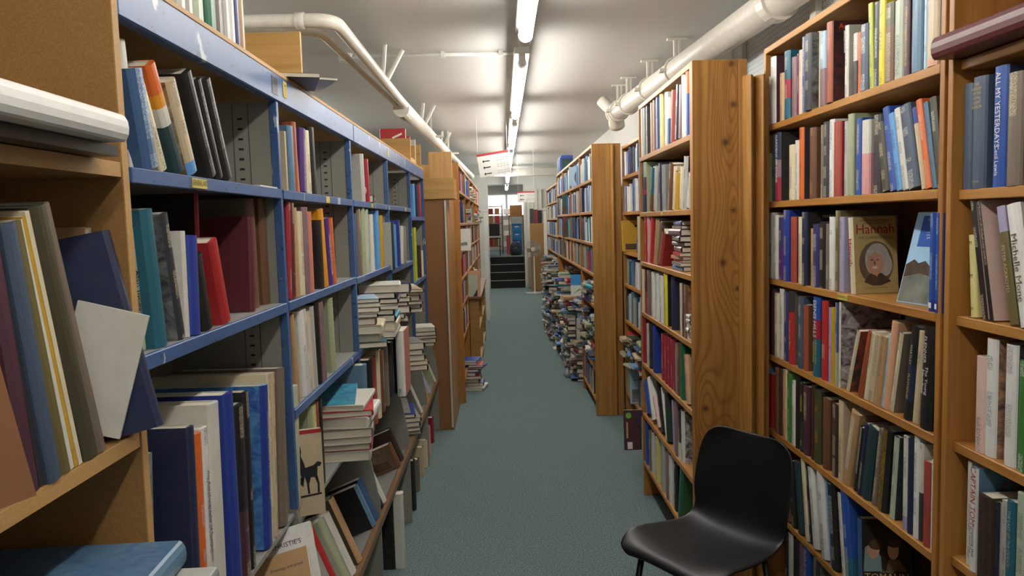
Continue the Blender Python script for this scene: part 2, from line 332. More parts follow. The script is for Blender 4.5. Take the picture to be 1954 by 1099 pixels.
def rand_stack(cx, cy, z0, z1, pal, yaw, jit=.025):
    z = z0
    while z < z1:
        t = random.uniform(.014, .042)
        lay(cx+random.uniform(-jit, jit), cy+random.uniform(-jit, jit), z, t, random.uniform(.13, .17), random.uniform(.19, .25), yaw+random.choice((0, 0, 0, 0, math.pi, yaw and math.pi/2 or -math.pi/2, yaw and math.pi/2 or -math.pi/2, math.pi/2))+random.uniform(-.2, .2), random.choice(pal), 'far', area=1); z += t
    return z
LIGHTCOL = {k for k in PAL if k not in DARK}
def book_geo(b, V, Fc, MI, CC, II, SS, low, xf=None, cover=True, pages=True):
    t, w, h, hard = b['t'], b['w'], b['h'], b['hard']; bt = min(.0028 if hard else .0008, t*.2); r = min(.009, .2*t) if hard else 0
    if hard and not low and t > .024: O = [(0, w), (0, 0), (.07*t, -.5*r), (.26*t, -r), (.5*t, -1.12*r), (.74*t, -r), (.93*t, -.5*r), (t, 0), (t, w)]
    else: O = [(0, w), (0, 0), (.26*t, -r), (.74*t, -r), (t, 0), (t, w)]
    I = [(min(max(x, bt), t-bt), w if y == w else bt) for x, y in O]; nO = len(O)
    cols = b['cols']; c0 = cols[-1][1]; ink = b['ink'] or ('cream' if c0 in DARK else 'charcoal'); inkc = PAL[ink]; artc = PAL[b['art']] if b['art'] else None; sd = b['seed']
    def tr(p): return tuple(xf @ Vector(p)) if xf else p
    if cover:
        z0 = 0.0
        for f, cn in cols:
            z1 = h*f; i = len(V); cc = PAL[cn]; fc = PAL[b['face']] if b['face'] else cc
            for z in (z0, z1): V += [tr((x, y, z)) for x, y in O]
            for k in range(nO-1):
                Fc.append((i+k, i+k+1, i+nO+k+1, i+nO+k)); MI.append(0); sp = 0 < k < nO-2; mid = sp and .2*t < O[k][0] and O[k+1][0] < .8*t; col = cc if sp else fc
                if mid: al = 0 if b['plain'] else 1; ic = inkc
                elif not sp and artc: al = 2; ic = artc
                else: al = 0; ic = col
                q = [(O[k][0] if mid else O[k][1], z0), (O[k+1][0] if mid else O[k+1][1], z0), (O[k+1][0] if mid else O[k+1][1], z1), (O[k][0] if mid else O[k][1], z1)]
                for s_, zz in q: CC.extend((*col, 1)); II.extend((*ic, al)); SS.extend((s_, zz, sd))
            z0 = z1
        def quad(pts, col):
            i = len(V); V.extend(tr(p) for p in pts); Fc.append((i, i+1, i+2, i+3)); MI.append(0)
            for _ in range(4): CC.extend((*col, 1)); II.extend((*col, 0)); SS.extend((0, 0, sd))
        ctop = PAL[b['face'] or c0]; cbot = PAL[b['face'] or cols[0][1]]
        if not low:
            for k in range(nO-1):
                for z, c in ((h, ctop), (0, cbot)): quad([(*O[k], z), (*O[k+1], z), (*I[k+1], z), (*I[k], z)], c)
            for a, c_ in ((0, bt), (t-bt, t)): quad([(a, w, 0), (c_, w, 0), (c_, w, h), (a, w, h)], ctop)
            for k in (0, nO-2): quad([(*I[k], 0), (*I[k+1], 0), (*I[k+1], h), (*I[k], h)], PAL['off_white'])
    if pages:
        e = .003 if hard else .0004; i = len(V); x0, x1, y0, y1 = (bt, t-bt, bt, w-e); za, zb = e, h-e
        P = [(x, y, z) for z in (za, zb) for x, y in ((x0, y0), (x1, y0), (x1, y1), (x0, y1))]; V += [tr(p) for p in P]
        for f in ((0, 3, 2, 1), (4, 5, 6, 7), (0, 1, 5, 4), (1, 2, 6, 5), (2, 3, 7, 6), (3, 0, 4, 7)):
            Fc.append(tuple(i+q for q in f)); MI.append(1)
            for _ in range(4): CC.extend((.7, .6, .5, 1)); II.extend((0, 0, 0, 0)); SS.extend((0, 0, 0))
def book_mesh(name, V, Fc, MI, CC, II, SS, mats):
    me = bpy.data.meshes.new(name); me.from_pydata(V, [], Fc)
    for m in mats: me.materials.append(MATS[m])
    if len(mats) > 1: me.polygons.foreach_set('material_index', MI)
    if 'cover' in mats:
        for n, ty, d in (('col', 'FLOAT_COLOR', CC), ('ink', 'FLOAT_COLOR', II), ('sp', 'FLOAT_VECTOR', SS)):
            a = me.attributes.new(n, ty, 'CORNER'); a.data.foreach_set('color' if ty == 'FLOAT_COLOR' else 'vector', d)
    me.update(); return me
SPINE_DOWN = Matrix(((0, 1, 0), (0, 0, -1), (-1, 0, 0))).to_4x4()    # text runs down the spine
SPINE_FLAT = Matrix(((1, 0, 0), (0, 0, -1), (0, 1, 0))).to_4x4()     # text runs across the spine
FRONT = Matrix(((0, 0, 1), (1, 0, 0), (0, 1, 0))).to_4x4()           # on the front cover (x = t)
BACK0 = Matrix(((0, 0, -1), (-1, 0, 0), (0, 1, 0))).to_4x4()         # on the cover at x = 0
def poly_print(o, pts, mat, mx, name='cover_print'):
    g = G(); g.v = [(p[0], p[1], 0) for p in pts]; g.f = [tuple(range(len(pts)))]; g.mi = [0]; me = g.mesh(name, mat); me.transform(mx); return link(name, me, o)
def ell(cx, cy, rx, ry, n=20, a0=0, a1=2*math.pi): return [(cx+rx*math.cos(a0+(a1-a0)*k/n), cy+ry*math.sin(a0+(a1-a0)*k/n)) for k in range(n)]
def finish_books(limit=300):
    order = sorted(range(len(BOOKS)), key=lambda i: -BOOKS[i]['area'] - (1e7 if BOOKS[i]['texts'] or BOOKS[i]['prints'] else 0)); single = set(order[:limit])
    V, Fc, MI, CC, II, SS = [], [], [], [], [], []; seen = {}
    for i, b in enumerate(BOOKS):
        if i not in single:
            book_geo(b, V, Fc, MI, CC, II, SS, True, b['mx']); continue
        v, f, mi, cc, ii, ss = [], [], [], [], [], []; book_geo(b, v, f, mi, cc, ii, ss, False, pages=False)
        nm = 'hardback_book' if b['hard'] else 'paperback_book'; o = link(nm, book_mesh(nm, v, f, mi, cc, ii, ss, ['cover'])); o.matrix_world = b['mx']
        v, f, mi, cc, ii, ss = [], [], [], [], [], []; book_geo(b, v, f, mi, cc, ii, ss, False, cover=False); link('pages', book_mesh('pages', v, f, mi, cc, ii, ss, ['pages']), o)
        lab = b['label']
        if not lab:
            adj = 'thick ' if b['t'] > .04 else 'slim ' if b['t'] < .012 else ''; cn = ' and '.join(dict.fromkeys(c.replace('_', ' ') for _, c in b['cols'][:2]))
            lab = '%s%s book, %s from %s %s' % (adj, cn, ordn(b['pos']), 'the bottom of' if b.get('stack') else 'left on', b['where'])
        if len(lab.split()) > 16: lab = lab.replace(cn, cn.split(' and ')[0], 1)
        if lab in seen: print('DUP LABEL', lab)
        seen[lab] = 1
        tag(o, lab, b['cat'], b['group'])
        t, w, h = b['t'], b['w'], b['h']; r = 1.12*min(.009, .2*t) if b['hard'] else 0
        for tx in b['texts']:      # (string, where along the height 0..1, letter size m, material, mode)
            s, fz, size, mt, mode = tx[:5]; sx = tx[5] if len(tx) > 5 else 1
            if mode == 'down': text_part(o, s, size, Matrix.Translation((t*(tx[6] if len(tx) > 6 else .5), -r-.0008, h*fz)) @ SPINE_DOWN, mt, sx=sx)
            elif mode == 'flat': text_part(o, s, size, Matrix.Translation((t*.5, -r-.0008, h*fz)) @ SPINE_FLAT, mt, sx=sx)
            elif mode == 'front': text_part(o, s, size, Matrix.Translation((t+.0008, w*(tx[6] if len(tx) > 6 else .5), h*fz)) @ FRONT, mt, sx=sx)
            elif mode == 'back': text_part(o, s, size, Matrix.Translation((-.0008, w*(tx[6] if len(tx) > 6 else .5), h*fz)) @ BACK0, mt, sx=sx)
        for k, (pts, mt, mode) in enumerate(b['prints']):
            off = .0004+.0001*k
            if mode == 'front': poly_print(o, [(p[0]*w, p[1]*h) for p in pts], mt, Matrix.Translation((t+off, 0, 0)) @ FRONT)
            elif mode == 'back': poly_print(o, [(-p[0]*w, p[1]*h) for p in pts], mt, Matrix.Translation((-off, 0, 0)) @ BACK0)
            elif mode == 'spine': poly_print(o, [(p[0]*t, p[1]*h) for p in pts], mt, Matrix.Translation((0, -r-off, 0)) @ SPINE_FLAT)
    o = link('shelved_books', book_mesh('shelved_books', V, Fc, MI, CC, II, SS, ['cover', 'pages']))
    tag(o, 'countless small books crammed on the distant shelves and piled beside the far aisle', 'books', None, 'stuff')
    print('BOOKS total', len(BOOKS), 'single', len(single))
# ---------------------------------------------------------------- the room
XL, XR, YB, YS, ZC = -3.4, 1.36, -2.6, 18.15, 2.65; ZT = ZC-.001
struct('floor', G().box(XL, XR, YB, YS+.02, -.1, 0), 'carpet')
struct('ceiling', G().box(XL, XR+.4, YB, 24, ZC, ZC+.1), 'ceiling_paint')
struct('wall_right', G().box(XR, XR+.1, YB, YS, 0, ZC), 'pegboard')
struct('wall_left', G().box(XL-.1, XL, YB, 24, 0, ZC), 'wall_white')
struct('wall_back', G().box(XL, XR, YB-.1, YB, 0, ZC), 'wall_white')
struct('wall_far', G().box(.5, XR+.4, YS, YS+.15, 0, ZC).box(XL, -.32, YS, YS+.15, 0, ZC), 'wall_white')
struct('wall_beyond', G().box(XL, 3, 23.6, 23.7, 0, ZC).box(1.7, 1.8, YS+.15, 23.6, .7, ZC), 'wall_white')
struct('trim_1', G().box(-.32, .5, YS-.02, YS+.1, 2.42, ZT), 'wall_white')
g = G()
struct('trim_2', G().box(-.4, 1.3, 16.3, 16.42, 2.5, ZT), 'white_paint')
t = struct('trim_3', G().box(XR-.012, XR-.001, 4.55, 18.1, 0, ZT), 'wall_white')
struct('trim_4', G().box(XR-.03, XR-.002, 4.3, 4.36, 2.0, ZC-.001).box(XR-.03, XR-.002, 3.3, 3.36, 2.0, ZC-.001).box(XR-.02, XR-.002, 3.36, 4.3, 2.22, 2.28), 'white_paint')
struct('floor_upper', G().box(XL, 2.6, YS+.27*4-.2, 23.6, .6, .7), 'carpet')
g = thing('stairs', 'four black carpeted steps with pale nosings at the far end of the aisle', 'stairs', (.09, YS, 0))
for i in range(4):
    z1 = .175*(i+1); y = YS+.27*i-.02
    s = part(g, 'step', G().box(-.318, .498, y, YS+1.07, .175*i, z1), 'step_black')
    part(g, 'nosing', G().box(-.316, .496, y-.012, y+.035, z1-.004, z1+.008), 'nosing')
# grooved white panel beside the stairs
g = thing('wall_panel', 'tall white fluted panel and duct beside the far steps', 'panel', (.6, 17.9, 0))
part(g, 'panel', G().box(.5, .92, 18.05, 18.12, .001, 2.3), 'white_paint')
for i in range(4): part(g, 'rib', G().box(.52+i*.09, .55+i*.09, 18.02, 18.05, .05, 2.3), 'white_paint')
part(g, 'duct', G().box(.57, .68, 17.9, 18.0, .02, .72), 'grey_metal')
# ---------------------------------------------------------------- bookcases
def bookcase(name, label, X, side, Y0, Y1, ztop, shelves, depth, m_z='honey_z', m_y='honey_y', th=.02, st=.024, group=None, back='board_back', recess=.0, uprights=(), far_panel=None, skip_near=False, zbot=0, div0=0):
    sg = 1 if side == 'R' else -1; xa, xb = sorted((X, X+sg*depth)); r = thing(name, label, 'bookcase', ((xa+xb)/2, (Y0+Y1)/2, zbot), group)
    ys = [Y0, Y1-th] if not skip_near else [Y1-th]
    for y in ys: part(r, 'side_panel', G().box(xa, xb, y, y+th, zbot+.001, ztop), m_z, bevel=.0015)
    for y in uprights: part(r, 'divider', G().box(xa, xb, y, y+th, max(zbot+.001, div0 if y != uprights[0] else 0), ztop-st), m_z, bevel=.0015)
    a, b = Y0+th, Y1-th; fx = (xa+recess, xb) if sg > 0 else (xa, xb-recess)
    part(r, 'top_board', G().box(xa, xb, a, b, ztop-st, ztop), m_y, bevel=.002)
    cut = [a]+[q for u in uprights for q in (u, u+th)]+[b]
    for z in shelves:
        for k in range(0, len(cut), 2): part(r, 'shelf', G().box(*fx, cut[k]+.0005, cut[k+1]-.0005, z-st, z), m_y, bevel=.002)
    part(r, 'back_panel', G().box(*((xb-.006, xb) if sg > 0 else (xa, xa+.006)), a, b, zbot+.02, ztop-st), back)
    return r
Z1 = [1.90, 1.60, 1.297, .99, .686, .37, .06]
case1 = bookcase('bookcase', 'honey wooden bookcase full of biographies behind the black chair', 1.06, 'R', 1.863, 3.14, 2.205, Z1, .24)
case0 = bookcase('bookcase', 'wooden bookcase cut off by the right edge, with blue and white books', 1.058, 'R', .75, 1.845, 2.25, [1.895, 1.595, 1.297, .99, .705, .4], .24, recess=.018)
Z2 = [1.875, 1.58, 1.315, 1.04, .76, .475, .2]
case2 = bookcase('bookcase', 'wooden bookcase with knotty pine end panel, standing left of the chair', .75, 'R', 3.075, 4.24, 2.152, Z2, .215)
wood('pine_knots', '7d4f20', 'ad7a38', 'c4934e', 'z', .4, [(.905-.858+.0, 2.135, .017), (.912-.858, 1.98, .018), (.88-.858, 1.835, .019), (.91-.858, 1.57, .014), (.868-.858, 1.365, .018), (.925-.858, 1.26, .013), (.795-.858, .78, .017), (.87-.858, .62, .015)])
part(case2, 'end_panel', G().box(.75, .93, 3.05, 3.0745, .001, 2.152), 'pine_knots', bevel=.002, label='knotty pine end panel')
part(case2, 'end_panel', G().box(.9305, .965, 3.05, 3.0745, .001, 2.152), 'pine_z', bevel=.002)
def halfround(x0, x1, y0, y1, z1):
    n = 6; return G().prism([(x0, y1)]+[(x0+(x1-x0)*k/n, y0+(y1-y0)*.75*(1-math.sin(math.pi*k/n))) for k in range(n+1)]+[(x1, y1)], .001, z1, 'z')
for xa in (.945, .993): part(case2, 'batten', halfround(xa, xa+.04, 3.005, 3.0495, 2.085), 'pine_z')
part(case2, 'filler_strip', G().box(.985, 1.05, 3.05, 3.06, .001, 2.085), 'pine_z')
Z3 = [1.87, 1.60, 1.30, 1.05, .77, .48, .2]
case3 = bookcase('bookcase', 'narrow glimpse of recessed wooden bookcase between the two pine end panels', .93, 'R', 4.26, 6.0, 2.10, Z3, .22, uprights=(5.1,))
Z4 = [1.87, 1.615, 1.365, 1.12]
case4 = bookcase('bookcase', 'long wooden bookcase of blue books beyond the second pine panel', .705, 'R', 6.05, 10.0, 2.13, Z4, .21, uprights=(7.05, 8.05, 9.05), div0=1.096)
for z in (.87, .62, .37, .12): part(case4, 'shelf', G().box(.705, .905, 6.071, 7.049, z-.024, z), 'honey_y', bevel=.002)
part(case4, 'end_panel', G().box(.70, .86, 6.02, 6.0495, .001, 2.13), 'pine_z', bevel=.002); part(case4, 'end_panel', G().box(.8605, .925, 6.03, 6.0495, .001, 2.13), 'pine_z', bevel=.002)
part(case4, 'batten', halfround(.845, .875, 6.0, 6.0295, 2.12), 'pine_z')
case5 = bookcase('bookcase', 'farthest wooden bookcase on the right, short of the pedestal fan', .80, 'R', 10.1, 14.0, 2.10, [1.84, 1.58, 1.32, 1.06], .2, uprights=(11.4, 12.7), div0=1.036)
# left side, beyond the blue shelving
L2 = bookcase('bookcase', 'brown hardboard-sided bookcase end standing past the blue shelving', -.42, 'L', 5.74, 6.58, 1.73, [1.45, 1.15, .85, .5, .1], .33, 'hardboard', 'honey_y')
part(L2, 'front_panel', G().box(-.4195, -.405, 5.742, 6.578, .001, 1.729), 'honey_z'); part(L2, 'edge_strip', G().box(-.425, -.412, 5.728, 5.739, .02, 1.72), 'white_paint')
L3 = bookcase('bookcase', 'honey wooden bookcase with paperbacks past the hardboard end', -.36, 'L', 6.6, 12.1, 2.06, [1.83, 1.55, 1.31, 1.07, .84, .56, .2], .22, 'honey_z', 'honey_y', uprights=(7.7, 8.8, 9.9, 11.0))
solo('plywood_box', G().box(-.60, -.345, 5.725, 5.98, 1.731, 1.742).box(-.60, -.345, 5.725, 5.739, 1.742, 1.885).box(-.60, -.345, 5.966, 5.98, 1.742, 1.885).box(-.60, -.586, 5.739, 5.966, 1.742, 1.885), 'ply_x', 'shallow plywood box on top of the brown hardboard bookcase end', 'box', bevel=.001)
solo('pine_board', G().box(-.53, -.36, 5.75, 5.775, 1.745, 2.075), 'pale_pine_z', 'upright pine board standing in the plywood box on the hardboard bookcase', 'board', bevel=.0015)
solo('pine_offcut', G().box(-.64, -.545, 5.99, 6.2, 1.731, 2.0), 'pale_pine_z', 'small pine box end peeping out left of the upright pine board', 'box', bevel=.0015)
cab = thing('low_cabinet', 'low wooden cabinet with open side shelves jutting into the aisle', 'cabinet', (-.3, 8.6, 0))
part(cab, 'top_board', G().box(-.355, -.235, 7.70, 10.2, .79, .815), 'red_wood_y', bevel=.002)
part(cab, 'side_panel', G().box(-.355, -.26, 7.74, 7.765, .06, .789), 'oak_panel', bevel=.002); part(cab, 'side_panel', G().box(-.355, -.26, 10.15, 10.175, .001, .789), 'oak_panel', bevel=.002)
part(cab, 'side_panel', G().box(-.355, -.262, 8.9, 8.92, .001, .789), 'oak_panel', bevel=.002)
for z in (.1, .45): part(cab, 'shelf', G().box(-.355, -.262, 7.766, 8.899, z, z+.02), 'oak_panel'); part(cab, 'shelf', G().box(-.355, -.262, 8.921, 10.149, z, z+.02), 'oak_panel')
part(cab, 'foot', G().box(-.355, -.275, 7.75, 7.79, .001, .06), 'dark_back')
solo('shelf_end', G().box(-.30, -.235, 12.2, 12.9, .001, 1.72).box(-.31, -.225, 12.19, 12.91, 1.72, 1.74), 'white_plastic', 'tall white painted shelf end beside the far steps', 'shelf end', bevel=.002)
# ---------------------------------------------------------------- blue metal shelving
YBAY = [1.2, 2.03, 2.985, 3.935, 4.885, 5.715]; XF, XBK = -.57, -.88
blue = thing('metal_shelving', 'blue and grey metal shelving in five bays along the left', 'shelving', (-.72, 3.4, 0))
def upright_poly(y):
    return G().prism([(XBK, .001), (-.515, .001), (-.515, .46), (XF-.004, .80), (XF-.004, 1.873), (XBK, 1.873)], y-.006, y+.006, 'y')
for k, y in enumerate(YBAY):
    if k == 0: continue
    u = part(blue, 'upright', upright_poly(y), 'grey_metal')
    part(u, 'front_edge', G().box(XF-.02, XF, y-.009, y+.009, .80, 1.874), 'blue_paint', bevel=.0015)
    g = G(); z = .86
    while z < 1.85: g.box(-.672, -.660, y-.0072, y-.0061, z, z+.005); z += .0255
    o = part(u, 'slots', g, 'slot'); o['kind'] = 'stuff'
    g = G()
    for xx in (-.685, -.645): g.box(xx, xx+.0012, y-.0070, y-.0061, .82, 1.87)
    part(u, 'seam', g, 'slot')
SHZ = [[1.65, 1.355, .79], [1.65, 1.355, 1.065, .75], [1.65, 1.35, 1.065, .74], [1.65, 1.325, 1.05, .74], [1.60, 1.18, .74]]
for k in range(5):
    a, b = YBAY[k]+.0075, YBAY[k+1]-.0075
    for z in SHZ[k]:
        s = part(blue, 'shelf', G().box(XBK+.004, XF-.008, a, b, z-.012, z), 'grey_shelf')
        if z > .9: part(s, 'shelf_lip', G().box(XF-.0079, XF+.002, a+.004, b-.004, z-.024, z+.0005), 'blue_paint', bevel=.0015)
    part(blue, 'back_panel', G().box(XBK, XBK+.003, a-.0075, b+.0075, .02, 1.9444), 'grey_metal')
for a, b in ((1.2, 3.045), (3.052, 5.72)): part(blue, 'fascia', G().box(XF-.022, XF+.003, a, b, 1.875, 1.944), 'blue_paint', bevel=.003)
part(blue, 'top_board', G().box(XBK, XF+.001, 1.2, 5.72, 1.9445, 1.955), 'ply_y', bevel=.001)
part(blue, 'base_shelf', G().prism([(-.53, .385), (-.53, .40), (-.875, .40-.345*math.tan(.38)), (-.875, .385-.345*math.tan(.38))], 1.25, 5.70, 'y'), 'grey_shelf'); part(blue, 'base_edge', G().box(-.5295, -.508, 1.25, 5.705, .365, .402), 'red_wood_y', bevel=.003)
part(blue, 'plinth', G().box(-.76, -.75, 1.25, 5.69, .001, .29), 'dark_back')
# ---------------------------------------------------------------- near chipboard shelves on the left
chipc = thing('chipboard_shelves', 'chipboard shelves cut off by the left edge, holding large art books', 'bookcase', (-.74, .8, 0))
part(chipc, 'side_panel', G().box(-.92, -.568, 1.178, 1.196, .001, 2.5), 'chipboard'); part(chipc, 'panel_edge', G().box(-.5679, -.566, 1.178, 1.196, .001, 2.5), 'chip_edge')
part(chipc, 'side_panel', G().box(-.92, -.568, .15, .168, .001, 2.5), 'chipboard')
for z in (1.655, 1.243, .95, .5, 2.2):
    s = part(chipc, 'shelf', G().box(-.92, -.571, .169, 1.177, z-.022, z), 'chipboard'); part(s, 'shelf_edge', G().box(-.5709, -.568, .17, 1.176, z-.022, z), 'chip_edge')
part(chipc, 'back_panel', G().box(-.926, -.92, .169, 1.177, .02, 2.48), 'chipboard')
# shelf labels
def tape(root, s, p, w_, h_, nrm, size, mat='ink_black'):
    """a strip of yellow tape on a shelf edge (nrm +1 faces +X, -1 faces -X)"""
    x, y, z = p; d = .0012*nrm
    o = part(root, 'label_tape', G().box(min(x, x+d), max(x, x+d), y-w_/2, y+w_/2, z-h_/2, z+h_/2), 'yellow_tape')
    R_ = Matrix(((0, 0, 1), (1, 0, 0), (0, 1, 0))).to_4x4() if nrm > 0 else Matrix(((0, 0, -1), (-1, 0, 0), (0, 1, 0))).to_4x4()
    if s: text_part(o, s, size, Matrix.Translation(Vector((x+d*1.3, y, z))-root_of(root)) @ R_, mat, name='lettering', sx=.8)
def ypx(x, c, z): return Yat(x, c, z)
tape(blue, 'GENERAL ART', (XF+.0022, ypx(378, XF, 1.64), 1.638), .072, .018, 1, .014)
tape(blue, 'T', (XF+.0032, ypx(541, XF, 1.91), 1.915), .034, .042, 1, .03)
for x, z in ((624, 1.638), (739, 1.912), (709, 1.638), (773, 1.638)): tape(blue, '', (XF+(.0022 if z < 1.8 else .0032), ypx(x, XF, z), z), .05, .02 if z < 1.8 else .04, 1, .01)
part(blue, 'label_backing', G().box(XF+.003, XF+.0038, ypx(516, XF, 1.91), ypx(527, XF, 1.91), 1.888, 1.932), 'black_metal')
tape(case1, 'BIOGRAPHY A-Z', (1.0598, ypx(1608, 1.06, 1.285), 1.285), .072, .018, -1, .0115)
tape(case2, '', (.7498, ypx(1263, .75, 1.57), 1.569), .045, .014, -1, .01); tape(case2, '', (.7498, ypx(1225, .75, 1.3), 1.303), .03, .012, -1, .01)
# ---------------------------------------------------------------- pipes, conduit, lights, signs
def arc(a, b, c, n=6):     # rounded corner at b
    a, b, c = Vector(a), Vector(b), Vector(c); return [a*(1-t)**2+b*2*t*(1-t)+c*t*t for t in [k/n for k in range(n+1)]]
big = thing('drain_pipe', 'fat cream painted drain pipe hung below the ceiling on the right', 'pipe', (.93, 4, 2.3))
pa, pb = onZ(1540, -38, 2.47), onZ(1180, 212, 2.44); pd = (pb-pa).normalized()
def along(x): return min((k*.005 for k in range(900)), key=lambda f: abs(proj(pa+pd*f)[0]-x))
part(big, 'pipe', G().tube([pa, pb], .074, 20), 'pipe_paint', smooth=True)
part(big, 'elbow', G().tube(arc(pb, pb+pd*.14, pb+pd*.16+Vector((.03, .05, -.10)), 6), .068, 16), 'pipe_paint', smooth=True)
part(big, 'elbow', G().tube(arc(pb+pd*.05, pb+pd*.13+Vector((-.05, 0, .03)), pb+pd*.18+Vector((-.10, 0, .12)), 6), .05, 14), 'pipe_paint', smooth=True)
for f in (.04, .12): part(big, 'flange', G().tube([pb+pd*f, pb+pd*(f+.02)], .08, 18), 'pipe_paint', smooth=False)
fl = along(1490); part(big, 'flange', G().tube([pa+pd*fl, pa+pd*(fl+.07)], .09, 20), 'pipe_paint')
for f in [along(x) for x in (1292, 1240, 1200, 1182)]:
    c = pa+pd*f; k = part(big, 'clamp', G().torus(c, pd, .079, .008, 24, 6).box(c.x-.11, c.x-.074, c.y-.02, c.y+.02, c.z-.012, c.z+.012), 'pipe_paint', smooth=False)
    part(big, 'hanger', G().box(c.x-.02, c.x-.006, c.y-.014, c.y+.014, c.z+.07, ZC-.015).box(c.x+.01, c.x+.022, c.y-.014, c.y+.014, c.z+.06, ZC-.015).box(c.x-.06, c.x+.06, c.y-.02, c.y+.02, ZC-.015, ZT), 'pipe_paint')
lp = thing('ceiling_pipe', 'white pipe turning along the ceiling above the blue shelving', 'pipe', (-.7, 4, 2.4))
P0 = onZ(640, 38, 2.43); part(lp, 'pipe', G().tube([(-2.6, P0.y-.02, 2.43), (P0.x-.12, P0.y, 2.43)]+arc((P0.x-.1, P0.y, 2.43), (P0.x+.0, P0.y, 2.43), (P0.x-.005, P0.y+.12, 2.43))+[(-.70, 5.5, 2.43), (-.62, 11, 2.43)], .03, 14), 'pipe_paint', smooth=True)
part(lp, 'coupling', G().tube([(P0.x-.17, P0.y, 2.43), (P0.x-.13, P0.y, 2.43)], .035, 14), 'pipe_paint', smooth=True)
for y in (4.9, 7.2, 9.4): part(lp, 'bracket', G().tube([(-.70, y, 2.43), (-.60, y+.08, ZC-.01)], .018, 8).tube([(-.72, y, 2.43), (-.68, y-.1, ZC-.01)], .014, 8), 'pipe_paint')
lp2 = thing('ceiling_pipe', 'thinner white pipe running alongside, left of the turning pipe', 'pipe', (-.8, 4, 2.4))
P0 = onZ(610, 60, 2.43); part(lp2, 'pipe', G().tube([(-2.6, P0.y, 2.43), (P0.x-.1, P0.y, 2.43)]+arc((P0.x-.08, P0.y, 2.43), (P0.x, P0.y, 2.43), (P0.x, P0.y+.1, 2.43))+[(-.755, 5.9, 2.43), (-.66, 11, 2.43)], .019, 12), 'pipe_paint', smooth=True)
part(lp2, 'coupling', G().tube([(P0.x-.16, P0.y, 2.43), (P0.x-.1, P0.y, 2.43)], .023, 12), 'pipe_paint', smooth=True)
a, b = onZ(770, 212, 2.40), onZ(885, 322, 2.36)
lp3 = thing('ceiling_pipe', 'capped white waste pipe dropping from the ceiling above the plywood boxes', 'pipe', (a.x, a.y, 2.3))
part(lp3, 'pipe', G().tube([a, b, b+(b-a)*.3], .045, 14), 'pipe_paint', smooth=True); part(lp3, 'cap', G().tube([a-(b-a)*.02, a+(b-a)*.02], .06, 16), 'pipe_paint', smooth=False)
for f in (.3, .6): c = a+(b-a)*f; part(lp3, 'bracket', G().box(c.x-.01, c.x+.12, c.y-.01, c.y+.01, c.z, c.z+.02).box(c.x-.01, c.x+.01, c.y-.01, c.y+.01, c.z, ZT), 'pipe_paint')
cond = thing('cable_conduit', 'thin white conduit crossing the ceiling between lamp and pipe', 'conduit', (-.3, 4.4, 2.52)); yc = onZ(850, 104, ZC-.02).y
part(cond, 'conduit', G().tube([(onZ(655, 104, ZC-.02).x, yc, ZC-.02), (.12, yc, ZC-.02)], .012, 10), 'white_plastic', smooth=True)
for x in (-.35, .02): part(cond, 'clip', G().box(x-.014, x+.014, yc-.017, yc+.017, ZC-.038, ZT), 'white_plastic')
part(cond, 'junction_box', G().tube([(onZ(655, 104, ZC-.02).x, yc, ZC-.05), (onZ(655, 104, ZC-.02).x, yc, ZT)], .045, 16), 'white_plastic')
LAMPS = [('nearest ceiling tube lamp, cut off by the top edge', 1.62), ('second ceiling tube lamp, below the junction with the conduit', 4.50), ('third ceiling tube lamp, behind the hanging white sign', 7.28), ('fourth ceiling tube lamp, just past the hanging sign', 10.05), ('farthest ceiling tube lamp before the steps', 15.5), ('fifth ceiling tube lamp, above the small hanging sign', 12.8), ('ceiling tube lamp behind the viewer', -1.2), ('ceiling tube lamp over the upper floor beyond the steps', 19.6)]
for lab, y in LAMPS:
    x, L = .14, 2.42
    r = thing('tube_lamp', 'white '+lab, 'lamp', (x, y, 2.42), 'row of ceiling tube lamps')
    part(r, 'batten', G().box(x-.045, x+.045, y+.02, y+L-.02, 2.505, 2.545), 'white_plastic', bevel=.004); part(r, 'stem', G().box(x-.012, x+.012, y+.3, y+.33, 2.545, ZT).box(x-.012, x+.012, y+L-.33, y+L-.3, 2.545, ZT), 'white_plastic')
    part(r, 'tube', G().tube([(x, y+.10, 2.462), (x, y+L-.14, 2.462)], .034, 14), 'tube_glow', smooth=True)
    part(r, 'end_cap', G().tube([(x, y, 2.462), (x, y+.099, 2.462)], [.02, .03], 14).box(x-.02, x+.02, y+.05, y+.09, 2.47, 2.504), 'white_plastic', smooth=False)
    part(r, 'end_cap', G().tube([(x, y+L-.139, 2.462), (x, y+L-.05, 2.462)], .036, 14).box(x-.02, x+.02, y+L-.12, y+L-.07, 2.47, 2.504), 'white_plastic')
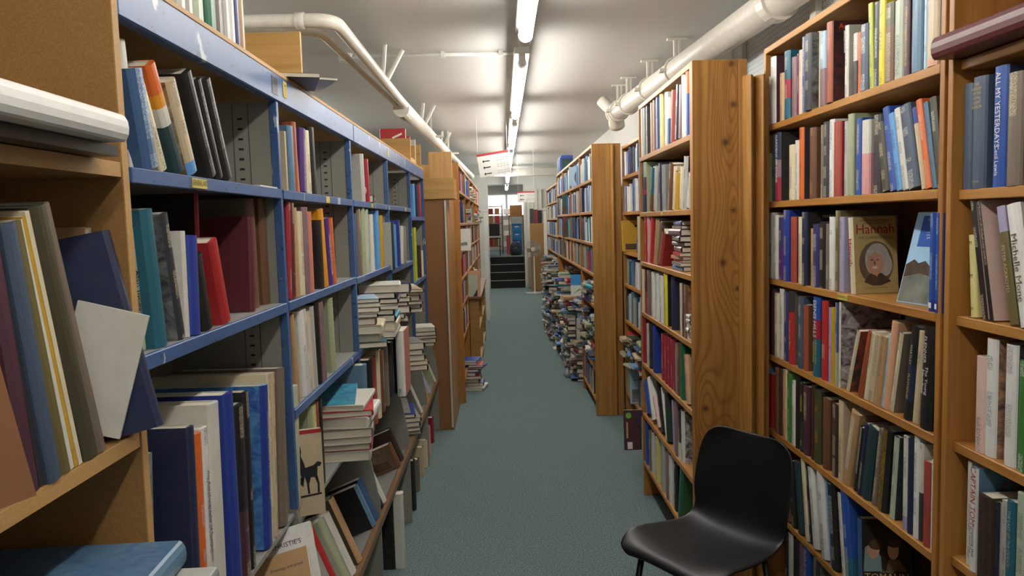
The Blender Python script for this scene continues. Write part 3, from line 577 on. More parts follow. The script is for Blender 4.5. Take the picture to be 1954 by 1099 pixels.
# unseen fill lamps added behind the shelving to brighten the left ceiling
for lab, y in (('added fill tube lamp, unseen in the next aisle, near part', 1.0), ('added fill tube lamp, unseen in the next aisle, far part', 6.5)):
    r = thing('tube_lamp', lab, 'lamp', (-2.3, y, 2.45), 'added fill lamps of the next aisle')
    part(r, 'batten', G().box(-2.33, -2.27, y, y+2.4, 2.499, ZT), 'white_plastic'); part(r, 'tube', G().tube([(-2.3, y+.1, 2.462), (-2.3, y+2.3, 2.462)], .034, 10), 'tube_glow', smooth=True)
def sign(label, c, w_, h_, roll, yaw_, n):
    r = thing('hanging_sign', label, 'sign', c); R_ = Matrix.Rotation(yaw_, 4, 'Z') @ Matrix.Rotation(roll, 4, 'Y')
    def lb(name, x0, x1, z0, z1, mat, d): me = G().box(x0, x1, -d, d, z0, z1).mesh(name, mat); me.transform(R_); return link(name, me, r)
    lb('board', -w_/2, w_/2, -h_/2, h_/2, 'white_plastic', .003); lb('red_stripe', -w_/2, w_/2, h_/2-.022, h_/2, 'red_paint', .0045)
    for k in range(n):
        z = h_/2-h_*(.34+.27*k) if n > 2 else h_/2-h_*(.38+.36*k)
        g = G(); g.v = [(p[0], -.0042, z+p[1]) for p in ((-w_*.36, .0), (-w_*.31, .018), (-w_*.31, .006), (-w_*.12, .006), (-w_*.12, -.004), (-w_*.31, -.004), (-w_*.31, -.016))]; g.f = [tuple(range(7))]; g.mi = [0]
        me = g.mesh('arrow', 'ink_black'); me.transform(R_); link('arrow', me, r)
        g = G()
        for q in range(2):
            for j in range(4): x = w_*(.08+.1*j); g.box(x, x+w_*.07, -.0042, -.0035, z+.012-.02*q, z+.016-.02*q)
        me = g.mesh('lettering', 'grey_metal'); me.transform(R_); link('lettering', me, r)
    for x in (-w_/2+.01, w_/2-.01):
        p = R_ @ Vector((x, 0, h_/2)); link('cord', G().tube([p, (p.x, p.y, ZT-c[2])], .0015, 5).mesh('cord', 'white_plastic'), r)
sign('tilted white hanging sign with red stripe and three arrows', (-.068, 8.0, 2.145), .325, .235, -.14, .06, 3)
sign('small white hanging sign with two arrows near the steps', (.375, 12.0, 1.925), .265, .17, -.0, .0, 2)
# ---------------------------------------------------------------- books: right side
C1 = 'of bookcase behind chair'; XS = 1.06
row(XS, Z1[0], 'R', """1468 1473 148 cream;1473 1483 112 white f=plum;1490 1497 142 tan;1499 1513 101 teal:.3,crimson:.58,teal i=cream;1513 1521 112 mauve;1522 1526 104 maroon;1526 1532 98 pale_pink;
1532 1538 73 denim_blue;1538 1550 69 charcoal f=black a=grey s=.004;1558 1567 65 cream s=.03;1567 1577 64 mauve:.5,pale_blue;1579 1590 47 rust f=black a=maroon s=.005 w=.185;1613 1620 52 off_white f=pale_grey;
1629 1637 67 charcoal:.55,off_white;1638 1644 64 orange;1644 1660 52 slate_blue i=white;1661 1669 10 lime dx=-3;1669 1678 8 navy i=white;1678 1690 -2 yellow i=black;1691 1709 12 brown:.7,moss;1709 1726 7 pale_sage;
1726 1736 -10 plum i=mustard;1737 1741 -10 cream;1741 1763 -15 steel_blue f=dark_teal n;1763 1770 -15 pale_blue;1771 1800 -20 peach:.1,beige n;1801 1807 -20 navy i=white""",
 'top shelf '+C1, 'biographies on the top shelf', texts={11: [('An', .93, .022, 'ink_orange', 'front', 1, .16), ('E', .80, .05, 'ink_white', 'front', 1, .22), ('F', .66, .05, 'ink_white', 'front', 1, .22)]})
row(XS, Z1[1], 'R', """1467 1473 294 pale_yellow;1475 1481 258 dark_teal;1482 1493 255 crimson:.35,mauve:.6,navy f=charcoal a=black n s=.004;1508 1518 278 cream;1519 1525 269 off_white;1527 1535 245 orange f=charcoal s=.006;1547 1566 246 brown i=tan;
1567 1572 240 taupe;1573 1584 235 charcoal;1584 1593 230 white;1593 1611 235 brick_red f=crimson n;1612 1619 233 pale_grey;1619 1630 220 sage;1635 1645 228 blue;1646 1668 232 pink:.55,off_white n;1669 1684 222 charcoal;
1686 1700 239 dark_olive dx=-11;1701 1713 210 blue dx=-15;1713 1724 221 sky_blue dx=-16;1725 1737 212 off_white dx=-17;1737 1760 209 slate_blue dx=-18 i=white;1760 1768 209 beige:.8,royal_blue dx=-19;1768 1779 195 orange dx=-19 i=cream;
1780 1789 199 steel_blue dx=-18;1790 1802 190 dark_olive dx=-15 i=white""", 'second shelf '+C1, 'biographies on the second shelf',
 texts={2: [('GARDENS OF STONE', .62, .028, 'ink_white', 'down', .68), ], 3: [('S', .2, .012, 'ink_black', 'flat')]})
row(XS, Z1[2], 'R', """1461 1470 437 cream;1470 1478 406 white;1478 1487 411 off_white;1488 1497 415 purple:.5,indigo;1497 1510 401 royal_blue;1511 1524 414 brick_red f=maroon n;1525 1532 414 cream;1532 1541 405 navy f=black s=.004;
1548 1553 436 tan;1553 1565 428 indigo i=white;1566 1577 424 black;1577 1584 427 taupe;1584 1594 414 white;1595 1603 402 olive;1603 1611 414 lavender""", 'third shelf '+C1, 'biographies on the third shelf',
 texts={7: [('MARY', .93, .016, 'ink_cream', 'front', 1, .4)]})
b = row(XS, Z1[2], 'R', "1773 1783 407 royal_blue:.12,blue i=pale_blue s=.002;1784 1792 407 royal_blue:.12,blue i=pale_blue s=.002;1792 1797 407 royal_blue:.12,blue s=.002", 'third shelf '+C1, 'matching blue paperbacks')
for k, q in enumerate(b): q['label'] = 'matching blue paperback with white foot label, %s of three by the upright' % ORD[k]; q['prints'] = [([(.25, .035), (.75, .035), (.75, .09), (.25, .09)], 'ink_white', 'spine')]
row(XS, Z1[3], 'R', """1462 1472 552 black i=white;1472 1480 551 plum n;1480 1490 559 cream;1490 1498 550 off_white;1498 1506 556 indigo a=pale_grey;1507 1517 555 red:.72,charcoal f=taupe n;1525 1534 565 slate_blue;1535 1543 581 rust f=brown n;
1554 1569 566 teal:.48,crimson:.72,blue n;1570 1581 572 red f=maroon;1582 1587 586 lavender;1587 1594 586 mustard n;1594 1599 577 sage:.4,denim_blue;1600 1604 576 off_white f=plum a=white s=.004;
1615 1621 627 cream dx=22 f=rust a=dark_teal;1637 1647 630 rust dx=21;1649 1657 634 cream dx=16;1658 1668 636 beige dx=16;1669 1680 638 tan dx=14;1681 1685 636 pale_blue dx=15;1686 1697 611 peach dx=18 n;1698 1705 633 cream dx=20 f=taupe;
1725 1740 619 black:.2,navy:.6,black dx=17 n;1742 1753 630 beige dx=14;1757 1780 621 black dx=10 n;1782 1791 627 indigo dx=6""", 'fourth shelf '+C1, 'biographies on the fourth shelf', jit=.003,
 texts={5: [('Fields of Fire', .40, .024, 'ink_cream', 'down', .9)], 8: [('DENIS HILLS', .73, .036, 'ink_white', 'down', .66), ('TYRANTS AND', .31, .017, 'ink_yellow', 'down', .75, .70), ('MOUNTAINS', .31, .017, 'ink_yellow', 'down', .75, .32)],
  22: [('HARTLEY', .7, .013, 'ink_white', 'down'), ('PLAYHOUSE', .36, .013, 'ink_yellow', 'down')], 24: [('FLENNER', .78, .017, 'ink_white', 'down', 1, .42), ('The Young', .48, .017, 'ink_white', 'down', 1, .64), ('Hamilton', .46, .017, 'ink_white', 'down', 1, .32)]})
row(XS, Z1[4], 'R', """1452 1460 698 steel_blue n;1460 1468 698 steel_blue n;1468 1481 712 red n;1481 1488 700 brown n;1488 1494 701 dark_brown n;1495 1500 702 tan;1500 1504 703 cream;1504 1512 710 bright_green;1513 1520 725 white;1520 1528 714 black n;
1528 1535 728 dark_green:.45,black i=yellow;1535 1548 734 plum;1549 1556 733 dark_brown n;1556 1572 742 moss:.9,dark_olive i=mustard;1572 1589 757 brown n;1590 1601 768 dark_brown;1601 1609 762 beige;
1609 1627 779 tan dx=19 i=white;1629 1635 812 black dx=14 i=white;1636 1643 806 navy dx=15;1645 1663 809 dark_teal dx=15 n;1664 1673 816 taupe dx=15;1675 1697 812 black dx=13 i=mustard;1698 1707 830 pale_sage dx=10 f=dark_teal a=black;
1723 1732 828 lavender:.15,off_white;1732 1743 834 navy n;1743 1752 827 white;1753 1761 843 charcoal:.5,off_white i=black;1762 1774 876 brick_red;1775 1781 875 white;1782 1789 850 blue""", 'fifth shelf '+C1, 'biographies on the fifth shelf', jit=.003,
 texts={17: [('INTERNATIONAL', .62, .012, 'ink_white', 'down', 1)]})
row(XS, Z1[5], 'R', """1462 1470 828 pale_blue;1471 1480 855 plum;1490 1496 849 rust dx=-9;1497 1503 852 white dx=-9;1503 1512 852 brown dx=-9;1513 1521 878 black dx=-8;1526 1538 881 dark_teal dx=-9 n;1539 1546 870 cream dx=-10;1546 1552 876 black dx=-9;
1554 1568 889 white dx=-11;1570 1584 894 white dx=-10;1585 1588 918 sky_blue dx=-10;1589 1607 918 black dx=-8 i=white;1609 1616 939 off_white dx=-10;1617 1630 934 teal:.3,blue dx=-11 i=white""", 'sixth shelf '+C1, 'biographies on the sixth shelf', jit=.003)
row(XS, Z1[6], 'R', """1500 1506 1012 black;1507 1515 1012 off_white n;1516 1526 1022 black;1527 1535 1030 mauve;1536 1550 1036 blue n;1553 1575 1052 charcoal a=grey""", 'bottom shelf '+C1, 'biographies on the bottom shelf',
 texts={4: [('PLEASE MISTER', .72, .028, 'ink_white', 'down', .75)]})
def zface(xl, yl, xr, yr, z, yt, lean=0, dxt=0):       # a cover standing on the shelf z: bottom corners and top-left corner
    A, B = onZ(xl, yl, z+.001), onZ(xr, yr, z+.001); d = (B-A); n = Vector((d.y, -d.x, 0)).normalized()
    for _ in range(1):
        T = onY(xl+dxt, yt, A.y)
    hh = (T.z-z); T = Vector((A.x, A.y, z+.001))+Vector((0, 0, hh))-n*lean
    return A, B, T
# face-out biographies
A, B = Vector((1.083, 2.365, Z1[2]+.001)), Vector((1.226, 2.385, Z1[2]+.001)); T = A+Vector((0, .02, .236))
E_ = lambda cx, cy, rx, ry: ell(cx, cy, rx, ry)
cover_book(A, B, T, .024, 'cream', 'cream hardback with silver-haired smiling portrait, face out on third shelf', face='buff', plain_=True,
 texts=[('Hannah', .545, .026, 'ink_red', 'down', 1.1), ('Hannah', .835, .043, 'ink_red', 'front', 1.0, .5), ('THE COMPLETE STORY', .725, .0115, 'ink_brown', 'front', .95, .5), ('HANNAH HAUXWELL', .95, .0105, 'ink_brown', 'front', .95, .5), ('WITH BARRY COCKCROFT', .915, .007, 'ink_brown', 'front', .9, .5), ('A beautiful story from the Dales', .07, .006, 'ink_brown', 'front', .95, .5)],
 prints=[(E_(.5, .39, .40, .29), 'ink_dim', 'front'), (E_(.53, .43, .29, .225), 'hair_grey', 'front'), (E_(.70, .37, .17, .15), 'hair_grey', 'front'), ([(.2, .15), (.36, .27), (.62, .26), (.83, .15), (.6, .10), (.4, .10)], 'ink_brown', 'front'), ([(.40, .3), (.5, .21), (.58, .30)], 'skin_tone', 'front'),
  (E_(.47, .40, .19, .165), 'skin_tone', 'front'), (E_(.40, .435, .03, .012), 'ink_dim', 'front'), (E_(.53, .435, .03, .012), 'ink_dim', 'front'), (E_(.46, .395, .02, .03), 'ink_dim', 'front'), (E_(.465, .335, .06, .016), 'ink_white', 'front'), ([(.3, .52), (.45, .6), (.62, .56), (.6, .5), (.46, .545), (.34, .47)], 'hair_grey', 'front')])
A, B, T = zface(1711, 575, 1771, 584, Z1[2], 407, .05)
cover_book(A, B, T+Vector((.016, -.02, 0)), .006, 'steel_blue', 'tall slim guidebook with blue title panel and landscape, leaning on blue paperbacks', plain_=True,
 prints=[([(0, .0), (1, 0), (1, 1), (0, 1)], 'ink_pale_blue', 'front'), ([(.02, .01), (.98, .01), (.98, .30), (.5, .33), (.02, .28)], 'ink_grey', 'front'), ([(.02, .28), (.5, .33), (.98, .30), (.98, .44), (.75, .42), (.6, .47), (.4, .44), (.25, .48), (.02, .42)], 'ink_brown', 'front'), ([(.22, .62), (.82, .62), (.82, .96), (.22, .96)], 'ink_blue', 'front')],
 texts=[('Discover', .92, .01, 'ink_white', 'front', .9, .52), ('Durham', .87, .01, 'ink_red', 'front', .9, .52), ('a complete', .78, .007, 'ink_white', 'front', .9, .52), ('souvenir', .75, .007, 'ink_white', 'front', .9, .52), ('guide', .72, .007, 'ink_white', 'front', .9, .52)])
A, B, T = Vector((1.215, 2.52, Z1[3]+.001)), Vector((1.225, 2.12, Z1[3]+.001)), 0
A, B = Vector((1.235, 2.36, Z1[3]+.001)), Vector((1.225, 2.12, Z1[3]+.001))
cover_book(A, B, A+Vector((0, 0, .262)), .02, 'pale_grey', 'large grey volume of letters behind the leaning books on the fourth shelf', plain_=True,
 texts=[('The Letters of R. J. Dowling', .84, .013, 'ink_black', 'front', .85, .5), ('Downtown Diary', .90, .013, 'ink_black', 'front', .85, .5), ('1892 - 1918', .78, .01, 'ink_black', 'front', .9, .5)])
A, B = Vector((1.083, 2.30, Z1[5]+.001)), Vector((1.222, 2.285, Z1[5]+.001)); T = A+Vector((0, .015, .232))
cover_book(A, B, T, .03, 'denim_blue', 'dark hardback with two painted faces, face out on sixth shelf', face='black', plain_=True,
 texts=[('CLAIRE', .30, .012, 'ink_cream', 'front', 1, .52), ('TOMALIN', .225, .03, 'ink_cream', 'front', 1.0, .52), ("Mrs Jordan's", .135, .017, 'ink_white', 'front', 1, .52), ('Profession', .065, .017, 'ink_white', 'front', 1, .52)],
 prints=[([(.03, .3), (.06, .62), (.2, .68), (.4, .5), (.42, .3)], 'ink_slate', 'front'), (E_(.24, .58, .13, .11), 'skin_tone', 'front'), (E_(.30, .66, .16, .07), 'ink_brown', 'front'), (E_(.66, .58, .12, .12), 'skin_tone', 'front'), (E_(.68, .68, .14, .06), 'ink_brown', 'front'), ([(.5, .3), (.56, .46), (.78, .46), (.95, .3)], 'ink_dim', 'front')])
# rightmost bookcase
C0 = 'of rightmost bookcase'; X0 = 1.075
lay(1.12, 1.665, 1.8955, .052, .2, .33, math.pi+.03, 'maroon', label='maroon cloth book lying flat on top shelf at right edge', area=9e5, plain_=True, hard=True)
row(X0, 1.595, 'R', "1839 1856 164 slate_blue n;1856 1889 152 slate_blue n;1896 1922 132 blue f=navy n;1922 1952 144 taupe;1954 1972 150 brown", 'second shelf '+C0, 'books on the second shelf at right edge',
 texts={1: [('THE', .93, .009, 'ink_gold', 'flat'), ('HISTORY', .89, .009, 'ink_gold', 'flat'), ('OF THE', .85, .009, 'ink_gold', 'flat'), ('ROYAL', .81, .009, 'ink_gold', 'flat'), ('COURT', .77, .009, 'ink_gold', 'flat'), ('DIVISION', .73, .009, 'ink_gold', 'flat'), ('LONDON', .06, .006, 'ink_gold', 'flat')],
  2: [('ALL MY YESTERDAYS', .64, .024, 'ink_white', 'down', .72), ('Cecil Lewis', .22, .019, 'ink_white', 'down', .75)]})
row(X0, 1.297, 'R', "1854 1867 449 pale_yellow n dx=-4;1876 1887 385 black f=pale_pink dx=-24 i=cream;1889 1897 385 black f=pale_pink dx=-26 i=cream w=.16;1929 1945 397 olive:.78,lavender dx=-26 n;1950 1977 394 white dx=-27 f=pale_grey n", 'third shelf '+C0, 'books on the third shelf at right edge',
 texts={0: [('M', .9, .013, 'ink_black', 'flat'), ('M', .5, .013, 'ink_black', 'flat'), ('M', .1, .013, 'ink_black', 'flat')], 3: [('PETER ACKROYD', .47, .014, 'ink_cream', 'down', .95)], 4: [('Michelle Mone', .48, .026, 'ink_dim', 'down', .95)]})
row(X0, .99, 'R', "1862 1880 677 pale_pink;1881 1902 643 white f=peach a=charcoal;1917 1940 653 white f=charcoal;1942 1962 685 bright_green i=white", 'fourth shelf '+C0, 'books on the fourth shelf at right edge')
row(X0, .705, 'R', "1843 1850 877 off_white;1851 1864 887 white f=steel_blue n s=.004;1866 1890 937 dark_brown n s=.002;1893 1906 950 navy f=cream;1908 1917 950 pale_grey;1919 1936 950 teal;1938 1958 934 pale_sage", 'fifth shelf '+C0, 'books on the fifth shelf at right edge',
 texts={1: [('CAPTAIN TOM', .73, .027, 'ink_red', 'down', .78), ('Tomorrow Will', .3, .013, 'ink_black', 'down', .9, .62), ('Be A Good Day', .3, .011, 'ink_black', 'down', .9, .3), ('CAPT', .82, .036, 'ink_red', 'front', 1, .55)], 5: [('THE LAST OF THE DODOS', .6, .012, 'ink_cream', 'down', .9)]})
# pine-ended bookcase
C2 = 'of pine-ended bookcase'; X2 = .752
row(X2, Z2[0], 'R', "1226 1231 205 off_white;1231 1236 205 grey;1236 1243 201 charcoal;1244 1249 197 tan;1249 1255 192 mauve;1255 1262 182 denim_blue i=white;1262 1272 181 pale_yellow;1272 1276 177 white;1276 1282 188 denim_blue:.55,off_white;1282 1290 172 brick_red dx=2;1290 1296 161 charcoal dx=3;1297 1303 162 mauve dx=2;1304 1311 138 white f=pink;1312 1319 138 blue:.65,orange", 'top shelf '+C2, 'books on the pine bookcase', wmax=.17, tcap=.055)
row(X2, Z2[1], 'R', "1221 1228 319 blue;1228 1231 310 navy;1231 1240 310 navy:.35,crimson:.45,plum:.7,sage f=sage;1241 1248 316 brown:.4,teal dx=4;1249 1260 316 pale_grey dx=3;1260 1266 312 navy;1266 1274 315 grey;1276 1285 310 brown dx=4;1285 1289 316 cream dx=3;1289 1297 326 mustard dx=3 n;1298 1304 316 cream dx=3;1305 1312 297 pale_grey dx=3 f=black;1312 1319 327 off_white dx=5", 'second shelf '+C2, 'books on the pine bookcase', wmax=.17, tcap=.055)
row(X2, Z2[2], 'R', "1219 1225 413 cream f=beige;1233 1238 412 red;1238 1242 412 pink;1242 1249 411 red dx=3 n;1249 1255 415 tan dx=5;1255 1258 420 taupe dx=5;1258 1266 435 brick_red dx=8 n f=crimson", 'third shelf '+C2, 'books on the pine bookcase', wmax=.17, tcap=.055)
yy = Yat(1296, .78, 1.4)
z = stack(.84, yy-.03, Z2[2], ['22 sky_blue', '15 grey', '13 red', '16 peach', '15 red', '26 mauve', '20 taupe', '26 grey', '30 mauve', '14 taupe', '22 blue'], 'stack beside the red books', 'flat stack on the pine bookcase', math.pi, .008, .15, .2)
row(X2, Z2[3], 'R', "1227 1233 513 cream;1233 1238 514 brick_red:.5,maroon;1238 1246 515 taupe;1246 1254 518 white;1254 1261 521 white;1262 1269 525 white;1270 1276 522 yellow f=black;1284 1297 528 navy n;1300 1304 540 cream;1304 1308 540 plum;1308 1316 543 brown f=brown a=tan", 'fourth shelf '+C2, 'books on the pine bookcase', wmax=.17, tcap=.055)
yy = Yat(1322, .77, 1.1); stack(.83, yy+.03, Z2[3], ['14 white', '16 off_white', '20 white', '16 white', '22 off_white', '18 white'], 'white stack against the pine end panel', 'white stack on the pine bookcase', math.pi, .003, .14, .06)
row(X2, Z2[4], 'R', "1226 1229 605 red n;1229 1233 605 crimson n;1237 1241 616 off_white;1241 1247 617 charcoal;1249 1264 621 royal_blue n;1265 1271 635 crimson;1271 1277 638 crimson;1277 1283 641 crimson;1283 1287 645 crimson;1287 1291 647 crimson;1291 1295 652 grey;1295 1300 652 brown;1301 1310 652 green n;1312 1320 676 peach dx=-4;1322 1328 681 navy", 'fifth shelf '+C2, 'books on the pine bookcase', wmax=.17, tcap=.055)
row(X2, Z2[5], 'R', "1237 1243 730 blue dx=-7 i=white;1247 1252 725 white dx=-10;1259 1264 762 pale_pink dx=-11;1265 1271 732 black dx=-12 i=white;1272 1274 740 white dx=-10;1275 1286 749 dark_green:.7,charcoal dx=-5 n;1287 1290 763 lavender dx=-4;1291 1295 765 mauve dx=-4;1297 1302 780 off_white:.35,charcoal;1303 1308 782 white f=charcoal a=white", 'sixth shelf '+C2, 'books on the pine bookcase', wmax=.17, tcap=.055)
row(X2, Z2[6], 'R', "1227 1233 795 beige;1234 1240 805 blue n;1241 1245 820 taupe;1246 1252 822 off_white;1254 1264 833 pale_yellow;1265 1272 838 pale_grey;1274 1278 858 mauve;1279 1285 865 white;1286 1289 871 off_white;1289 1295 882 black;1296 1301 888 green dx=4 n", 'bottom shelf '+C2, 'books on the pine bookcase', wmax=.17, tcap=.055)
# magazine sticking out behind the pine bookcase
A = onY(1192, 877, 4.42); cover_book((A.x, 4.42, .2015), (A.x+.24, 4.42, .2015), (A.x, 4.44, .435), .012, 'charcoal', 'dark magazine with green disc, jutting from the recessed bookcase near the floor',
 face='plum', plain_=True, prints=[(E_(.12, .86, .07, .075), 'ink_green', 'front'), ([(.25, .95), (.8, .9), (.6, .4), (.3, .6)], 'ink_plum', 'front'), ([(.06, .3), (.1, .3), (.1, .7), (.06, .7)], 'ink_gold', 'front'), ([(.08, .03), (.2, .03), (.2, .2), (.08, .2)], 'ink_white', 'front')])
# recessed bookcase
rand_row(.94, 5.15, 5.97, Z3[0], 'R', BLUES, .17, .2); rand_row(.94, 5.15, 5.97, Z3[1], 'R', BLUES, .17, .23); rand_row(.94, 5.3, 5.5, Z3[2], 'R', BLUES, .1, .12)
rand_row(.94, 5.15, 5.97, Z3[3], 'R', BLUES, .16, .2); rand_row(.94, 5.15, 5.97, Z3[4], 'R', DIM, .18, .24)
for y in (5.3, 5.55, 5.8): rand_stack(.99, y, Z3[5], Z3[5]+.2, DIM, math.pi)
rand_row(.94, 5.15, 5.97, Z3[6], 'R', DIM, .16, .22)
A = onY(1187, 476, 5.95)
cover_book((A.x, 5.9, Z3[2]+.001), (A.x+.17, 5.9, Z3[2]+.001), (A.x, 5.93, Z3[2]+.235), .02, 'mustard', 'yellow hardback with dark lettering, face out in the recessed bookcase', face='mustard', plain_=True, prints=[([(.12, .05), (.9, .05), (.9, .24), (.12, .24)], 'ink_brown', 'front'), ([(.55, .78), (.95, .78), (.95, .84), (.55, .84)], 'ink_brown', 'front')])
A = onY(1187, 757, 5.95)
cover_book((A.x, 5.55, .2015), (A.x+.15, 5.55, .2015), (A.x, 5.57, .44), .015, 'pale_blue', 'pale landscape-covered booklet, face out low in the recessed bookcase', plain_=True, prints=[([(.1, .05), (.9, .05), (.9, .4), (.1, .45)], 'ink_grey', 'front'), ([(.2, .7), (.9, .7), (.9, .74), (.2, .74)], 'ink_slate', 'front')])
# long bookcase of blue books and the piles along the floor
for k, z in enumerate(Z4):
    for a, b_ in ((6.1, 7.03), (7.08, 8.03), (8.08, 9.03), (9.08, 9.96)): rand_row(.712, a, b_, z, 'R', BLUES if k < 3 else DIM, .16, .215, .16)
for k, z in enumerate([1.84, 1.58, 1.32, 1.06]):
    for a, b_ in ((10.15, 11.38), (11.45, 12.68), (12.75, 13.96)): rand_row(.807, a, b_, z, 'R', BLUES, .16, .22, .15)
def edge(y): return .665-.029*(y-7.3) if y < 10.9 else .56+.05*(y-10.9)      # aisle side of the piles
for z in (.87, .62, .37):
    y = 6.2
    while y < 7.0: rand_stack(.79, y, z, z+random.uniform(.1, .2), DIM+BLUES, math.pi); y += .24
rand_row(.712, 6.1, 7.03, .12, 'R', DIM, .17, .22, .16)
y = 7.2
while y < 14.2:
    e = edge(y)
    rand_stack(e+.26, y, .001, random.uniform(.85, 1.02), DIM+BLUES, math.pi, .015)
    if y > 7.2:
        q = random.random()
        if q < .6: rand_stack(e+.095, y+random.uniform(-.03, .03), .001, random.uniform(.5, .95), DIM+BLUES, math.pi)
        else:
            zt = rand_stack(e+.095, y, .001, random.uniform(.1, .55), DIM+BLUES, math.pi); rand_row(e+.02, y-.11, y+.11, zt, 'R', BLUES+['dark_green', 'black'], .2, .29)
            if q > .8: rand_stack(e+.1, y, zt+.3, zt+.42, DIM, math.pi)
    y += .232
rand_row(.712, 9.4, 9.96, 2.131, 'R', ['navy', 'blue', 'dark_teal'], .16, .2); 
zt = 1.046; e = edge(7.5)
zt = rand_stack(e+.03, 7.62, .0, .80, DIM, math.pi, .01)
cover_book((e-.01, 7.55, zt+.001), (e+.11, 7.53, zt+.001), (e-.01, 7.57, zt+.21), .012, 'sky_blue:.0,white', 'blue and white covered paperback, face out on the piles beside long bookcase', face='white', plain_=True, prints=[([(0, .5), (1, .5), (1, 1), (0, 1)], 'crate_blue', 'front'), ([(.2, .1), (.7, .35), (.8, .3)], 'ink_green', 'front')])
cover_book((.66, 8.55, 1.616), (.80, 8.5, 1.616), (.66, 8.57, 1.83), .02, 'dark_green', 'dark green landscape-covered book, face out on the long bookcase', plain_=True, prints=[([(.05, .05), (.95, .05), (.95, .35), (.05, .35)], 'ink_brown', 'front')])
cover_book((.65, 8.4, 1.366), (.83, 8.35, 1.366), (.65, 8.42, 1.59), .02, 'maroon', 'dark red sunset-covered book, face out on the long bookcase', plain_=True, prints=[([(.0, .0), (1, .0), (1, .7), (0, .75)], 'ink_brown', 'front')])
cover_book((.64, 7.4, 1.871), (.78, 7.35, 1.871), (.64, 7.42, 2.05), .02, 'pale_blue', 'pale booklet with grey arch, face out on top shelf of long bookcase', plain_=True, prints=[(E_(.6, .45, .25, .35), 'ink_grey', 'front')])
# far left shelves
for k, z in enumerate([1.83, 1.55, 1.31, 1.07, .84, .56]):
    for a, b_ in ((6.63, 7.68), (7.73, 8.78), (8.83, 9.88), (9.93, 10.98), (11.03, 12.05)):
        if random.random() < .75 or a < 7: rand_row(-.37, a, b_, z, 'L', WARM, .16, .215, .16)
        else:
            y = a+.12
            while y < b_-.1: rand_stack(-.44, y, z, z+random.uniform(.08, .18), WARM, 0); y += .25
rand_row(-.36, 8.0, 8.4, .816, 'L', ['red', 'crimson', 'navy', 'peach', 'off_white'], .2, .26, .1)
cover_book((-.36, 7.73, .816), (-.27, 7.73, .816), (-.36, 7.745, 1.03), .015, 'sage', 'pale sage booklet with purple corner standing on the low cabinet', face='pale_sage', plain_=True, prints=[([(.5, 0), (1, 0), (1, .35)], 'ink_plum', 'front')])
cover_book((-.37, 7.78, .816), (-.24, 7.78, .816), (-.37, 7.795, 1.07), .015, 'peach', 'peach-covered book standing behind the sage booklet on the low cabinet', face='peach', plain_=True)
cover_book((-.42, 6.75, 1.311), (-.28, 6.75, 1.311), (-.42, 6.77, 1.50), .015, 'white', 'white booklet with line drawing jutting from the honey bookcase', face='off_white', plain_=True, prints=[([(.2, .2), (.8, .25), (.75, .4), (.3, .35)], 'ink_grey', 'front')])
rand_stack(-.31, 7.2, .0, .26, ['red', 'blue', 'white', 'grey', 'purple'], 0, .03)
# ---------------------------------------------------------------- books: blue shelving
B_ = 'of blue shelving, '; XB = -.572
row(XB, 1.65, 'L', "249 265 73 off_white dx=-30 n s=.03;266 270 104 plum dx=-36 s=.03;272 300 131 denim_blue dx=-34 i=pale_blue;304 319 165 cream dx=-44;334 352 127 dark_teal:.45,off_white:.62,amber:.74,orange dx=-58 n;358 376 158 sky_blue:.14,beige dx=-44 f=beige a=brown s=.006;396 412 142 black dx=-50 i=grey f=black;413 425 156 black dx=-44 i=grey;427 442 156 black dx=-44 i=grey",
 'top shelf '+B_+'first bay', 'leaning art books on the top shelf', wmax=.24, jit=.002)
row(XB, 1.355, 'L', "262 277 440 pale_sage dx=-26 s=.03;297 317 402 teal dx=-32 s=.012 n w=.24;340 352 410 charcoal dx=-36 f=charcoal a=grey w=.24;354 361 441 off_white dx=-10 f=off_white n;362 379 449 royal_blue dx=-8 n f=navy;388 403 490 black dx=-22 n;424 438 465 red dx=-28 f=red n w=.2;468 492 379 brown n s=.05 f=taupe w=.24;493 513 379 brown n s=.05 w=.24",
 'second shelf '+B_+'first bay', 'art books on the second shelf', wmax=.24, jit=.002, texts={0: [('Alan Jones', .5, .016, 'ink_black', 'down')]})
cover_book((-.80, 1.66, 1.356), (-.66, 1.66, 1.356), (-.80, 1.68, 1.63), .02, 'crimson', 'black-covered book with red spine behind the second-shelf art books', face='black', plain_=True, flip=True)
cover_book((-.83, 1.82, 1.356), (-.60, 1.82, 1.356), (-.83, 1.84, 1.58), .03, 'maroon', 'large maroon cloth book standing behind the small red book', plain_=True, flip=True)
row(XB, .79, 'L', "283 291 865 sage dx=-12 s=.05;292 300 867 grey dx=-10 s=.05;340 347 878 dark_brown dx=-12 s=.05 a=tan;374 386 818 navy dx=-20 n w=.28;387 398 830 orange dx=-18 i=white w=.26;399 411 820 white dx=-20 i=charcoal w=.26;413 431 774 off_white dx=-20 w=.28 n;433 460 763 royal_blue dx=-22 n w=.28;461 476 778 plum:.4,black dx=-18 w=.28;477 486 750 black dx=-16 w=.28;497 516 742 royal_blue dx=-10 f=sky_blue n w=.28 a=blue;517 522 715 cream dx=-10 w=.28;523 529 712 beige dx=-8 w=.26;531 546 707 taupe dx=-8 f=taupe n w=.26;549 571 748 pale_sage dx=-7 f=pale_sage w=.2 n",
 'low shelf '+B_+'first bay', 'tall art books on the low shelf', wmax=.28, jit=.002, off=0,
 texts={5: [('the Autobiography of Surrealism', .55, .017, 'ink_black', 'down', .8)], 10: [('ARCHITECTURE  SCULPTURE  PAINTING  DRAWING', .56, .010, 'ink_white', 'down', .9)]})
